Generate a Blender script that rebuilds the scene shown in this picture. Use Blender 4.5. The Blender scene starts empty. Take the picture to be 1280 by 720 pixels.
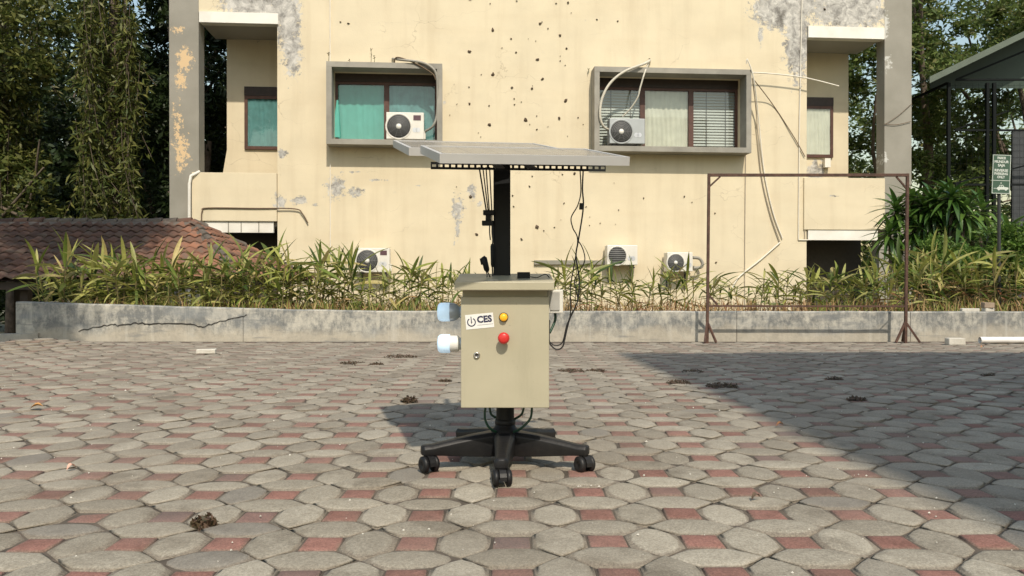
import bpy, bmesh, math, random
import numpy as np
from mathutils import Vector, Matrix, noise
random.seed(7); np.random.seed(7)
R = math.radians
S = bpy.context.scene
COL = S.collection

# ------------------------------------------------------------------ camera, world, sun, exposure
CAMH, F = 0.652, 990.0
cam = bpy.data.cameras.new("camera"); cam.sensor_width = 36; cam.lens = 36 * F / 1280
cam.clip_end = 2000; cam.clip_start = .05
co = bpy.data.objects.new("camera", cam); COL.objects.link(co)
co.location = (0, 0, CAMH); co.rotation_euler = (R(90 - .29), 0, 0)
S.camera = co
SUN = Vector((.2, -.9, 1.0)).normalized()
W = bpy.data.worlds.new("World"); S.world = W; W.use_nodes = True
nt = W.node_tree; nt.nodes.clear()
sky = nt.nodes.new("ShaderNodeTexSky"); sky.sky_type = 'NISHITA'; sky.sun_disc = False
sky.sun_elevation = math.asin(SUN.z); sky.sun_rotation = math.atan2(SUN.x, SUN.y)
sky.air_density = 1.9; sky.dust_density = 1.6; sky.ozone_density = 1.0
bg = nt.nodes.new("ShaderNodeBackground"); bg.inputs[1].default_value = 0.15
wo = nt.nodes.new("ShaderNodeOutputWorld")
nt.links.new(sky.outputs[0], bg.inputs[0]); nt.links.new(bg.outputs[0], wo.inputs[0])
sl = bpy.data.lights.new("sun", 'SUN'); sl.energy = 3.85; sl.angle = R(.9); sl.color = (1, .905, .76)
so = bpy.data.objects.new("sun", sl); COL.objects.link(so)
so.rotation_euler = SUN.to_track_quat('Z', 'Y').to_euler(); so.location = (4, -10, 20)
S.view_settings.view_transform = 'Standard'; S.view_settings.look = 'None'
S.view_settings.exposure = 0.0; S.view_settings.gamma = 1
S.render.engine = 'CYCLES'

# ------------------------------------------------------------------ materials
def lin(r, g, b):
    f = lambda c: (c / 255 / 12.92) if c / 255 <= .04045 else ((c / 255 + .055) / 1.055) ** 2.4
    return (f(r), f(g), f(b))
class NT:
    def __init__(s, name):
        s.m = bpy.data.materials.new(name); s.m.use_nodes = True; s.t = s.m.node_tree
        s.b = s.t.nodes['Principled BSDF']
    def n(s, kind, **kw):
        nd = s.t.nodes.new(kind)
        for k, v in kw.items():
            if k.startswith('i_'): nd.inputs[k[2:]].default_value = v
            else: setattr(nd, k, v)
        return nd
    def l(s, a, b): s.t.links.new(a, b)
    def coord(s, kind='Object'):
        return s.n('ShaderNodeTexCoord').outputs[kind]
    def noise(s, vec, scale, detail=4, rough=.55, dist=0):
        nd = s.n('ShaderNodeTexNoise'); nd.inputs['Scale'].default_value = scale
        nd.inputs['Detail'].default_value = detail; nd.inputs['Roughness'].default_value = rough
        nd.inputs['Distortion'].default_value = dist
        if vec is not None: s.l(vec, nd.inputs['Vector'])
        return nd.outputs['Fac']
    def mapv(s, vec, scale=(1, 1, 1), loc=(0, 0, 0)):
        nd = s.n('ShaderNodeMapping'); nd.inputs['Scale'].default_value = scale; nd.inputs['Location'].default_value = loc
        s.l(vec, nd.inputs['Vector']); return nd.outputs[0]
    def ramp(s, fac, a, b):
        nd = s.n('ShaderNodeMapRange'); nd.inputs['From Min'].default_value = a; nd.inputs['From Max'].default_value = b
        s.l(fac, nd.inputs['Value']); return nd.outputs[0]
    def math(s, op, a, b=None):
        nd = s.n('ShaderNodeMath', operation=op)
        for i, x in enumerate((a, b)):
            if x is None: continue
            if isinstance(x, (int, float)): nd.inputs[i].default_value = x
            else: s.l(x, nd.inputs[i])
        return nd.outputs[0]
    def mix(s, fac, a, b, blend='MIX'):
        nd = s.n('ShaderNodeMix', data_type='RGBA', blend_type=blend)
        for i, x in ((0, fac), (6, a), (7, b)):
            if isinstance(x, (int, float)): nd.inputs[i].default_value = x
            elif isinstance(x, tuple): nd.inputs[i].default_value = (*x[:3], 1)
            else: s.l(x, nd.inputs[i])
        return nd.outputs[2]
    def bump(s, h, strength=.3, dist=.01):
        nd = s.n('ShaderNodeBump'); nd.inputs['Strength'].default_value = strength; nd.inputs['Distance'].default_value = dist
        s.l(h, nd.inputs['Height']); s.l(nd.outputs[0], s.b.inputs['Normal'])
    def base(s, c):
        if isinstance(c, tuple): s.b.inputs['Base Color'].default_value = (*c[:3], 1)
        else: s.l(c, s.b.inputs['Base Color'])
def pbr(name, col, rough=.6, metal=0, var=.12, scale=12, bump=0, dirt=None, dirt_amt=0, spec=.5):
    s = NT(name); c = s.coord()
    n1 = s.noise(c, scale, 5)
    lo = tuple(x * (1 - var) for x in col); hi = tuple(min(1, x * (1 + var)) for x in col)
    k = s.mix(s.ramp(n1, .3, .7), lo, hi)
    if dirt:
        n2 = s.noise(c, scale * .35, 6, .65)
        k = s.mix(s.math('MULTIPLY', s.ramp(n2, .45, .7), dirt_amt), k, dirt)
    s.base(k); s.b.inputs['Roughness'].default_value = rough; s.b.inputs['Metallic'].default_value = metal
    s.b.inputs['Specular IOR Level'].default_value = spec
    if bump: s.bump(s.noise(c, scale * 6, 4), bump, .005)
    return s.m
def glow(name, col, e):
    s = NT(name); s.base(col); s.b.inputs['Emission Color'].default_value = (*col, 1)
    s.b.inputs['Emission Strength'].default_value = e; s.b.inputs['Roughness'].default_value = .35
    return s.m
def leafmat(name, cols, trans=.3, rough=.5, spec=.4):
    s = NT(name); g = s.n('ShaderNodeNewGeometry'); oi = s.n('ShaderNodeObjectInfo')
    r = s.math('FRACT', s.math('ADD', g.outputs['Random Per Island'], oi.outputs['Random']))
    cr = s.n('ShaderNodeValToRGB'); e = cr.color_ramp.elements
    while len(e) < len(cols): e.new(.5)
    for i, c in enumerate(cols):
        e[i].position = i / (len(cols) - 1); e[i].color = (*c, 1)
    s.l(r, cr.inputs[0])
    n = s.noise(s.coord(), 30, 3)
    k = s.mix(s.ramp(n, .3, .75), cr.outputs[0], (.5, .5, .5), 'MULTIPLY')
    k2 = s.mix(.5, cr.outputs[0], k)
    s.base(k2); s.b.inputs['Roughness'].default_value = rough; s.b.inputs['Specular IOR Level'].default_value = spec
    tr = s.n('ShaderNodeBsdfTranslucent'); s.l(k2, tr.inputs[0])
    mx = s.n('ShaderNodeMixShader'); mx.inputs[0].default_value = trans
    s.l(s.b.outputs[0], mx.inputs[1]); s.l(tr.outputs[0], mx.inputs[2])
    s.l(mx.outputs[0], s.t.nodes['Material Output'].inputs[0])
    return s.m

# ------------------------------------------------------------------ mesh helpers
class MB:
    def __init__(s): s.v = []; s.f = []; s.mi = []; s.sm = []
    def add(s, vs, fs, mi=0, smooth=False):
        o = len(s.v); s.v += [tuple(v) for v in vs]
        for f in fs: s.f.append(tuple(i + o for i in f)); s.mi.append(mi); s.sm.append(smooth)
        return s
    def box(s, x0, x1, y0, y1, z0, z1, mi=0, M=None, bev=0):
        if bev > 0:
            bm = bmesh.new(); bmesh.ops.create_cube(bm, size=1)
            for v in bm.verts: v.co = Vector(((x0 + x1) / 2 + v.co.x * (x1 - x0), (y0 + y1) / 2 + v.co.y * (y1 - y0), (z0 + z1) / 2 + v.co.z * (z1 - z0)))
            bmesh.ops.bevel(bm, geom=bm.edges[:], offset=bev, segments=2, affect='EDGES', profile=.5)
            bm.verts.index_update()
            s.add([(M @ v.co if M else v.co) for v in bm.verts], [[v.index for v in f.verts] for f in bm.faces], mi); bm.free(); return s
        vs = [(x, y, z) for x in (x0, x1) for y in (y0, y1) for z in (z0, z1)]
        if M: vs = [M @ Vector(v) for v in vs]
        return s.add(vs, [(0, 1, 3, 2), (4, 6, 7, 5), (0, 4, 5, 1), (2, 3, 7, 6), (0, 2, 6, 4), (1, 5, 7, 3)], mi)
    def tube(s, pts, r, n=8, mi=0, cap=True, smooth=True):
        pts = [Vector(p) for p in pts]; rs = r if isinstance(r, (list, tuple)) else [r] * len(pts)
        rings = []; up = None
        for i, p in enumerate(pts):
            t = (pts[min(i + 1, len(pts) - 1)] - pts[max(i - 1, 0)])
            t = t.normalized() if t.length > 1e-9 else Vector((0, 0, 1))
            if up is None: up = Vector((0, 0, 1)) if abs(t.z) < .9 else Vector((1, 0, 0))
            a = t.cross(up); a = a.normalized() if a.length > 1e-6 else t.orthogonal().normalized()
            b = a.cross(t).normalized(); up = b
            rings.append([p + (a * math.cos(2 * math.pi * k / n) + b * math.sin(2 * math.pi * k / n)) * rs[i] for k in range(n)])
        vs = [v for q in rings for v in q]; fs = []
        for i in range(len(pts) - 1):
            for k in range(n):
                k2 = (k + 1) % n; fs.append((i * n + k, i * n + k2, (i + 1) * n + k2, (i + 1) * n + k))
        s.add(vs, fs, mi, smooth)
        if cap:
            s.add(rings[0], [tuple(range(n))], mi); s.add(rings[-1], [tuple(range(n))[::-1]], mi)
        return s
    def lathe(s, prof, c, ax, n=20, mi=0, smooth=True):
        # prof: (radius, along)
        ax = Vector(ax).normalized(); a = ax.orthogonal().normalized(); b = ax.cross(a); c = Vector(c)
        vs = []; fs = []
        for r, t in prof:
            for k in range(n):
                w = 2 * math.pi * k / n; vs.append(c + ax * t + (a * math.cos(w) + b * math.sin(w)) * max(r, 1e-5))
        for i in range(len(prof) - 1):
            for k in range(n):
                k2 = (k + 1) % n; fs.append((i * n + k, i * n + k2, (i + 1) * n + k2, (i + 1) * n + k))
        return s.add(vs, fs, mi, smooth)
    def mesh(s, name, mats):
        me = bpy.data.meshes.new(name); me.from_pydata(s.v, [], s.f)
        for m in (mats if isinstance(mats, (list, tuple)) else [mats]): me.materials.append(m)
        me.polygons.foreach_set('material_index', s.mi); me.polygons.foreach_set('use_smooth', s.sm)
        me.update(); 
        bm = bmesh.new(); bm.from_mesh(me); bmesh.ops.recalc_face_normals(bm, faces=bm.faces[:]); bm.to_mesh(me); bm.free()
        return me
    def build(s, name, mats, parent=None, loc=None, label=None):
        return obj(name, s.mesh(name, mats), parent, loc, label)
def obj(name, me, parent=None, loc=None, label=None):
    o = bpy.data.objects.new(name, me); COL.objects.link(o)
    if parent: o.parent = parent
    if loc is not None: o.location = loc
    if label: o['label'] = label
    return o
def thing(name, label, cat, loc=(0, 0, 0), rz=0, group=None):
    o = bpy.data.objects.new(name, None); COL.objects.link(o); o.empty_display_size = .1
    o.location = loc; o.rotation_euler = (0, 0, rz)
    return tag(o, label, cat, group)
def tag(o, label, cat, group=None):
    o['label'] = label; o['category'] = cat
    if group: o['group'] = group
    return o
def struct(o): o['kind'] = 'structure'; return o
def stuff(o): o['kind'] = 'stuff'; return o
def copy_tree(o, parent=None):
    c = o.copy(); COL.objects.link(c)
    if parent: c.parent = parent
    for ch in list(o.children): copy_tree(ch, c)
    return c
def fast_mesh(name, V, Fq, mats, mi=None, smooth=False):
    me = bpy.data.meshes.new(name); nv = len(V); nf, k = Fq.shape
    me.vertices.add(nv); me.vertices.foreach_set('co', V.astype(np.float32).ravel())
    me.loops.add(nf * k); me.loops.foreach_set('vertex_index', Fq.astype(np.int32).ravel())
    me.polygons.add(nf); me.polygons.foreach_set('loop_start', np.arange(0, nf * k, k, dtype=np.int32))
    me.polygons.foreach_set('loop_total', np.full(nf, k, dtype=np.int32))
    for m in (mats if isinstance(mats, (list, tuple)) else [mats]): me.materials.append(m)
    if mi is not None: me.polygons.foreach_set('material_index', mi.astype(np.int32))
    if smooth: me.polygons.foreach_set('use_smooth', np.ones(nf, dtype=bool))
    me.update(calc_edges=True); me.validate(); return me
def gp(px, py):      # a ground point seen at a photo pixel
    z = F * CAMH / (py - 355); return ((px - 640) / F * z, z)
def wp(px, py, Y):   # world point at a depth
    return Vector(((px - 640) / F * Y, Y, CAMH + (355 - py) / F * Y))

# ------------------------------------------------------------------ terrain
m_soil = pbr('soil', (.16, .12, .08), .95, var=.3, scale=4, bump=.5)
m_far = pbr('rough_ground', (.13, .12, .07), .95, var=.35, scale=.6, bump=.4)
def gh(x, y):
    h = noise.noise(Vector((x * .45, y * .45, 3))) * .012 + noise.noise(Vector((x * 1.7, y * 1.7, 9))) * .004
    d = max(0, 1 - math.hypot((x + 4.9) / 1.3, (y - 8.1) / .9))
    return h + .10 * d * d
mb = MB()
ys = [-400, -60, -12, 8.9, 10.3, 10.5, 12, 16, 30, 60, 150, 500]; zs = [-.05, -.05, -.05, -.05, -.05, -1.4, -1.4, -1.4, -1.4, -1.4, -1.4, -1.4]
xs = [-500, -60, -20, -5.8, -5.6, 0, 20, 60, 500]
g = []
for y, z in zip(ys, zs):
    for x in xs: g.append((x, y, -1.4 if (x <= -5.7 and y > 8) else z))
n = len(xs)
mb.add(g, [(j * n + i, j * n + i + 1, (j + 1) * n + i + 1, (j + 1) * n + i) for j in range(len(ys) - 1) for i in range(n - 1)])
struct(mb.build('ground', m_far))

# ------------------------------------------------------------------ paving
P, SQ = .24, .41 * .24
def pave_mat(name, c0, c1, rim, spots):
    s = NT(name); oi = s.n('ShaderNodeObjectInfo'); ge = s.n('ShaderNodeNewGeometry')
    rnd = s.math('FRACT', s.math('ADD', ge.outputs['Random Per Island'], oi.outputs['Random']))
    wpz = ge.outputs['Position']
    k = s.mix(rnd, c0, c1)
    n = s.noise(wpz, 140, 3, .7); k = s.mix(s.ramp(n, .35, .68), s.mix(1.0, k, (.78, .77, .75), 'MULTIPLY'), s.mix(1.0, k, (1.2, 1.2, 1.18), 'MULTIPLY'))
    n1 = s.noise(wpz, 22, 4, .7); k = s.mix(s.ramp(n1, .35, .7), s.mix(1.0, k, (.8, .79, .78), 'MULTIPLY'), k)
    n2 = s.noise(wpz, .9, 4, .6); k = s.mix(s.math('MULTIPLY', s.ramp(n2, .44, .68), .5), k, spots)
    n5 = s.noise(wpz, 3.2, 5, .65); k = s.mix(s.math('MULTIPLY', s.ramp(n5, .53, .66), .6), k, s.mix(1.0, k, (.5, .475, .45), 'MULTIPLY'))
    dk = s.ramp(rnd, .93, .97)
    k = s.mix(s.math('MULTIPLY', s.ramp(s.math('FRACT', s.math('MULTIPLY', rnd, 7.3)), .55, 1.0), .35), k, s.mix(1.0, k, (.62, .6, .57), 'MULTIPLY'))
    k = s.mix(s.math('MULTIPLY', dk, .6), k, (.13, .12, .11))
    at = s.n('ShaderNodeAttribute', attribute_name='rim'); n3 = s.noise(wpz, 30, 4, .7)
    rf = s.ramp(s.math('ADD', at.outputs['Fac'], s.math('MULTIPLY', s.math('SUBTRACT', n3, .5), .8)), .25, .75)
    k = s.mix(s.math('MULTIPLY', rf, .8), k, s.mix(s.ramp(n, .35, .65), rim, s.mix(1.0, rim, (1.7, 1.7, 1.7), 'MULTIPLY')))
    sp = s.noise(wpz, 330, 2, .6); k = s.mix(s.math('MULTIPLY', s.ramp(sp, .56, .72), .55), k, s.mix(1.0, k, (1.6, 1.6, 1.6), 'MULTIPLY')); k = s.mix(s.math('MULTIPLY', s.ramp(sp, .44, .3), .5), k, s.mix(1.0, k, (.5, .5, .5), 'MULTIPLY'))
    far = s.noise(wpz, .35, 3, .5); sepy = s.n('ShaderNodeSeparateXYZ'); s.l(wpz, sepy.inputs[0])
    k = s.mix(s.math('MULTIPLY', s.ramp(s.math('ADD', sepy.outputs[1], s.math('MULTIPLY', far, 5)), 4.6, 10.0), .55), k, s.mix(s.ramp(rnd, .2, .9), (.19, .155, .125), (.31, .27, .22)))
    s.base(k); s.b.inputs['Roughness'].default_value = .9; s.b.inputs['Specular IOR Level'].default_value = .25
    s.bump(s.math('ADD', n, s.math('MULTIPLY', n1, .8)), .55, .004)
    return s.m
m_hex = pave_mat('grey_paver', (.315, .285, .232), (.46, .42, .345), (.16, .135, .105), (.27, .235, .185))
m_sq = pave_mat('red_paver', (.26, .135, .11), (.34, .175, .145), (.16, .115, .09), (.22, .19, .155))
m_joint = pbr('joint_dirt', (.10, .08, .06), .95, var=.5, scale=9, bump=.5)
def hexpts(scale, ov, wear=1):
    ov *= wear
    c = [(SQ / 2, -SQ / 2), (P / 2, -P / 2), (P - SQ / 2, -SQ / 2), (P - SQ / 2, SQ / 2), (P / 2, P / 2), (SQ / 2, SQ / 2)]
    c = [(x - P / 2, y) for x, y in c]; out = []
    for i in range(6):
        a, b = c[i], c[(i + 1) % 6]
        for t in (0, .5): out.append((a[0] + (b[0] - a[0]) * t, a[1] + (b[1] - a[1]) * t))
    rr = []
    for x, y in out:
        an = math.atan2(y, x); ex, ey = .0575 * math.cos(an), .093 * math.sin(an)
        ks = .86 * scale if (wear < 1 and ov > .2) else scale
        rr.append((x * ks * (1 - ov) + ex * scale * ov, y * scale * (1 - ov) + ey * scale * ov))
    return rr
RINGS = [(.975, 0, -.035, 1), (.975, 0, -.004, 1), (.95, .05, -.0005, 1), (1.06, .97, .0005, .85), (.96, 1, .0040, .15), (.8, 1, .0056, .0), (.45, 1, .0066, 0)]
RS = [(.97, -.035, 1), (.97, -.002, .9), (.88, .0015, .35), (.5, .003, 0)]
def hexmesh(wear=1):
    v = []; f = []; rim = []
    for sc, ov, z, r in RINGS:
        for x, y in hexpts(sc, ov, wear): v.append((x, y, z)); rim.append(r)
    for i in range(len(RINGS) - 1):
        for k in range(12): f.append((i * 12 + k, i * 12 + (k + 1) % 12, (i + 1) * 12 + (k + 1) % 12, (i + 1) * 12 + k))
    v.append((0, 0, .0070)); rim.append(0); b = (len(RINGS) - 1) * 12
    for k in range(0, 12): f.append((b + k, b + (k + 1) % 12, len(v) - 1))
    return v, f, rim
def sqmesh():
    v = []; f = []; rim = []
    for sc, z, r in RS:
        h = SQ / 2 * sc
        for x, y in ((-h, -h), (h, -h), (h, h), (-h, h)): v.append((x, y, z)); rim.append(r)
    for i in range(len(RS) - 1):
        for k in range(4): f.append((i * 4 + k, i * 4 + (k + 1) % 4, (i + 1) * 4 + (k + 1) % 4, (i + 1) * 4 + k))
    f.append((12, 13, 14, 15)); return v, f, rim
def rimmesh(name, v, f, rim, mat):
    me = bpy.data.meshes.new(name); me.from_pydata(v, [], f); me.materials.append(mat)
    a = me.attributes.new('rim', 'FLOAT', 'POINT'); a.data.foreach_set('value', rim)
    me.polygons.foreach_set('use_smooth', [True] * len(f)); me.update(); return me
pav = struct(obj('pavement', None)); 
# joint bed under the pavers
mb = MB(); nx, ny = 61, 42
pts = [(-7.5 + 16.5 * i / (nx - 1), -1 + 9.98 * j / (ny - 1)) for j in range(ny) for i in range(nx)]
mb.add([(x, y, gh(x, y) - .0025) for x, y in pts], [(j * nx + i, j * nx + i + 1, (j + 1) * nx + i + 1, (j + 1) * nx + i) for j in range(ny - 1) for i in range(nx - 1)])
mb.build('joint_bed', m_joint, pav)
hxs, sq = [hexmesh(1), hexmesh(.55), hexmesh(.3)], sqmesh()
hms, qms = [rimmesh('hexagonal_paver', *h, m_hex) for h in hxs], [rimmesh('square_paver', *sq, m_sq)]
hexs, sqs = [], []
for j in range(-9, 29):
    for i in range(-30, 36):
        x, y = i * P, 2.233 + j * P
        if x < -7.3 or x > 8.7: continue
        for lst, dx, dy, rz in ((sqs, 0, 0, 0), (hexs, P / 2, 0, 0), (hexs, 0, P / 2, math.pi / 2)):
            X, Y = x + dx, y + dy
            if Y > 8.83 or (X < -5.5 and Y > 8.6): continue
            q = random.gauss(0, 1)
            M = Matrix.Translation((X + random.gauss(0, .0008), Y + random.gauss(0, .0008), gh(X, Y) + .0015 * q)) @ Matrix.Rotation(random.gauss(0, .013), 4, 'X') @ Matrix.Rotation(random.gauss(0, .013), 4, 'Y') @ Matrix.Rotation(rz + random.gauss(0, .008) + (math.pi if random.random() < .5 else 0), 4, 'Z')
            vis = abs(X) < .66 * Y + .05 and Y > 1.72
            lst.append((Y if vis else 99 + Y, M))
# irregular stones of the low mound by the kerb are simply lifted pavers
for lst, mes, vfrs, mat in ((hexs, hms, hxs, m_hex), (sqs, qms, [sq], m_sq)):
    lst.sort(key=lambda t: t[0])
    for _, M in lst[:300]:
        me = random.choice(mes); o = obj(mes[0].name, me, pav); o.matrix_local = M
    V4s = [np.c_[np.array(q[0]), np.ones(len(q[0]))] for q in vfrs]; VV = []; FF = []; RR = []
    for k, (_, M) in enumerate(lst[300:]):
        w_ = random.randrange(len(vfrs)); V4 = V4s[w_]; V = V4; vfr = vfrs[w_]
        VV.append((V4 @ np.array(M).T)[:, :3]); FF += [tuple(a + k * len(V) for a in f) for f in vfr[1]]; RR += vfr[2]
    me2 = rimmesh('remaining_' + mes[0].name + 's', np.concatenate(VV).tolist(), FF, RR, mat)
    stuff(obj('remaining_' + mes[0].name + 's', me2, pav))

# ------------------------------------------------------------------ planter wall
def concrete_mat():
    s = NT('weathered_concrete'); c = s.coord()
    n1 = s.noise(c, 2.2, 6, .65); n2 = s.noise(s.mapv(c, (1, 1, 4)), 1.1, 5, .6); n3 = s.noise(c, 26, 5, .7)
    k = s.mix(s.ramp(s.math('ADD', s.math('MULTIPLY', n1, .36), s.math('ADD', s.math('MULTIPLY', s.noise(c, 7, 6, .75), .34), s.math('MULTIPLY', s.noise(s.mapv(c, (1, 1, .45)), 19, 5, .75), .30))), .45, .555), (.17, .175, .17), (.50, .475, .41))
    k = s.mix(s.math('MULTIPLY', s.ramp(n2, .5, .68), .65), k, (.25, .265, .27))
    k = s.mix(s.math('MULTIPLY', s.ramp(n3, .45, .7), .5), k, (.33, .32, .29))
    sep = s.n('ShaderNodeSeparateXYZ'); s.l(c, sep.inputs[0])
    low = s.ramp(s.math('ADD', sep.outputs[2], s.math('MULTIPLY', s.math('SUBTRACT', n1, .5), .5)), .17, .06)
    k = s.mix(s.math('MULTIPLY', low, .75), k, s.mix(n3, (.38, .34, .27), (.56, .50, .40)))
    stv = s.noise(s.mapv(c, (7, 7, .5)), 1.0, 5, .7); k = s.mix(s.math('MULTIPLY', s.ramp(stv, .56, .68), .45), k, (.58, .56, .50)); bd = s.noise(s.mapv(c, (.9, .9, 7)), 1.4, 5, .7); k = s.mix(s.math('MULTIPLY', s.ramp(bd, .56, .66), .6), k, (.17, .18, .185))
    s.base(k); s.b.inputs['Roughness'].default_value = .92
    s.bump(s.math('ADD', n3, n1), .4, .012); return s.m
m_conc = concrete_mat(); m_crack = pbr('crack_dark', (.03, .028, .025), 1)
pw = thing('planter_wall', 'low grey weathered concrete planter wall with a long crack, behind the paved yard', 'wall')
wx = [(-5.63, 9.0, .452), (-3.9, 9.0, .40), (-2.6, 9.0, .365), (-1.5, 9.0, .345), (9, 9.0, .335)]
def wtop(x):
    for (a, _, ha), (b, _, hb) in zip(wx, wx[1:]):
        if x <= b: return ha + (hb - ha) * (x - a) / (b - a)
    return .335
xsp = [-5.63, -3.05, .08, 2.55, 4.52, 5.85, 9.0]
for a, b in zip(xsp, xsp[1:]):
    mb = MB(); N = max(2, int((b - a) / .12)); rows = []
    lo = -1.4 if a < -5 else -.2
    for i in range(N + 1):
        x = a + .003 + (b - a - .006) * i / N; t = wtop(x) + noise.noise(Vector((x * 3, 0, 1))) * .006
        j = noise.noise(Vector((x * 4, 5, 1))) * .004
        rows.append([(x, 8.985 + j, lo), (x, 8.98 + j, t - .012), (x, 8.992 + j, t), (x, 9.12, t), (x, 9.135, t - .015), (x, 9.135, lo)])
    vs = [p for r in rows for p in r]
    fs = [(i * 6 + k, i * 6 + k + 1, (i + 1) * 6 + k + 1, (i + 1) * 6 + k) for i in range(N) for k in range(5)]
    fs += [tuple(range(6)), tuple(range(N * 6, N * 6 + 6))]
    mb.add(vs, fs); mb.build('wall_section', m_conc, pw)
# end face return going back
mb = MB(); mb.box(-5.627, -5.5, 9.14, 10.4, -1.4, .44, bev=.01); mb.build('wall_return', m_conc, pw)
# long crack
cr = [(98, 414), (120, 409), (140, 405), (150, 407), (170, 404), (186, 405), (205, 404), (238, 405), (253, 409), (275, 402), (290, 398), (312, 393)]
pts = []
for (a, b), (c, d) in zip(cr, cr[1:]):
    for k in range(6):
        t = k / 6; pts.append((a + (c - a) * t, b + (d - b) * t + random.gauss(0, .5)))
mb = MB(); vs = []
for i, (a, b) in enumerate(pts):
    p = wp(a, b, 8.974); wdt = .0055 * (1 - abs(i / len(pts) - .45) * 1.2) * random.uniform(.5, 1.3) + .002
    vs += [(p.x, p.y, p.z - wdt), (p.x, p.y - .001, p.z + wdt)]
mb.add(vs, [(2 * i, 2 * i + 1, 2 * i + 3, 2 * i + 2) for i in range(len(pts) - 1)]); mb.build('crack', m_crack, pw)
# thin kerb at the left
mb = MB(); a = Vector((-8.2, 8.0, 0)); b = Vector((-5.35, 8.93, 0)); d = (b - a).normalized(); nn = Vector((-d.y, d.x, 0))
q = [a - nn * .0, b, b + nn * .09, a + nn * .09]
mb.add([(p.x, p.y, z) for z in (-.3, .095) for p in q], [(0, 1, 2, 3), (4, 5, 6, 7), (0, 1, 5, 4), (1, 2, 6, 5), (2, 3, 7, 6), (3, 0, 4, 7)])
struct(mb.build('kerb', m_conc))
# soil bed behind the wall
mb = MB(); nx, ny = 90, 10; vs = []
for j in range(ny):
    for i in range(nx):
        x = -5.5 + 14.8 * i / (nx - 1); y = 9.13 + 1.25 * j / (ny - 1)
        vs.append((x, y, .27 + noise.noise(Vector((x * 3, y * 3, 0))) * .03))
mb.add(vs, [(j * nx + i, j * nx + i + 1, (j + 1) * nx + i + 1, (j + 1) * nx + i) for j in range(ny - 1) for i in range(nx - 1)])
mb.add([(-5.5, 10.38, .25), (9.3, 10.38, .25), (9.3, 10.6, -1.4), (-5.5, 10.6, -1.4)], [(0, 1, 2, 3)])
struct(mb.build('planting_bed', m_soil))

# ------------------------------------------------------------------ building
A = math.atan(.079); ca, sa = math.cos(A), math.sin(A)
def fl(px, py, v=0.0):      # local (u, h) of a photo pixel on the facade-parallel plane v
    d = Vector(((px - 640) / F, 1, (355 - py) / F))
    t = (v + ca * 17) / (-sa * d.x + ca)
    x, y, z = d.x * t, t, CAMH + d.z * t
    return ca * x + sa * (y - 17), z
GRIME = []   # (px, py, rx_m, rz_m, strength)
def plaster_mat(name, base, blobs, grime_col=(.5, .48, .45)):
    s = NT(name); c = s.coord(); sep = s.n('ShaderNodeSeparateXYZ'); s.l(c, sep.inputs[0])
    n1 = s.noise(c, 1.2, 5, .6); n2 = s.noise(c, 9, 6, .75); n3 = s.noise(c, 45, 4, .6); st = s.noise(s.mapv(c, (3.2, 3.2, .25)), 1, 5, .6)
    k = s.mix(s.ramp(n1, .3, .7), tuple(x * .93 for x in base), tuple(min(1, x * 1.05) for x in base))
    k = s.mix(s.math('MULTIPLY', s.ramp(st, .5, .75), .22), k, (.40, .30, .18))
    hz = s.noise(s.mapv(c, (.35, .35, 2.6)), 1.0, 3, .5); k = s.mix(s.math('MULTIPLY', s.ramp(hz, .5, .7), .12), k, (.46, .34, .2))
    vo = s.n('ShaderNodeTexVoronoi', feature='DISTANCE_TO_EDGE'); vo.inputs['Scale'].default_value = .8
    wv = s.n('ShaderNodeVectorMath', operation='ADD'); nv = s.n('ShaderNodeTexNoise'); nv.inputs['Scale'].default_value = 3; nv.inputs['Detail'].default_value = 6; s.l(s.mapv(c, (.7, .7, 1.6)), wv.inputs[0]); s.l(c, nv.inputs['Vector'])
    vs_ = s.n('ShaderNodeVectorMath', operation='SCALE'); vs_.inputs['Scale'].default_value = .5; s.l(nv.outputs['Color'], vs_.inputs[0]); s.l(vs_.outputs[0], wv.inputs[1]); s.l(wv.outputs[0], vo.inputs['Vector'])
    ck = s.math('MULTIPLY', s.ramp(vo.outputs['Distance'], .006, .0), s.ramp(s.noise(c, .7, 3), .5, .62))
    k = s.mix(s.math('MULTIPLY', ck, .45), k, (.25, .19, .12))
    k = s.mix(s.math('MULTIPLY', s.ramp(s.noise(c, 3.3, 7, .8), .60, .70), .35), k, (.52, .47, .38))
    m = None
    for px, py, rx, rz, w in blobs:
        u, h = fl(px, py)
        du = s.math('DIVIDE', s.math('SUBTRACT', sep.outputs[0], u), rx); dh = s.math('DIVIDE', s.math('SUBTRACT', sep.outputs[2], h), rz)
        d = s.math('SUBTRACT', w, s.math('SQRT', s.math('ADD', s.math('MULTIPLY', du, du), s.math('MULTIPLY', dh, dh))))
        m = d if m is None else s.math('MAXIMUM', m, d)
    if m is not None:
        mk = s.ramp(s.math('ADD', m, s.math('MULTIPLY', s.math('SUBTRACT', n2, .5), 3.2)), .15, .35)
        gr = s.mix(s.ramp(s.noise(c, 5, 7, .75, .6), .38, .62), (.22, .215, .21), (.62, .60, .56))
        gr = s.mix(s.ramp(s.noise(c, 2.3, 5, .7), .53, .66), gr, (.10, .095, .09))
        k = s.mix(s.math('MULTIPLY', mk, .93), k, gr)
    s.base(k); s.b.inputs['Roughness'].default_value = .88; s.b.inputs['Specular IOR Level'].default_value = .2
    s.bump(s.math('ADD', n3, s.math('MULTIPLY', n1, 2)), .25, .01); return s.m
CREAM = (.70, .61, .44)
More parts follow.
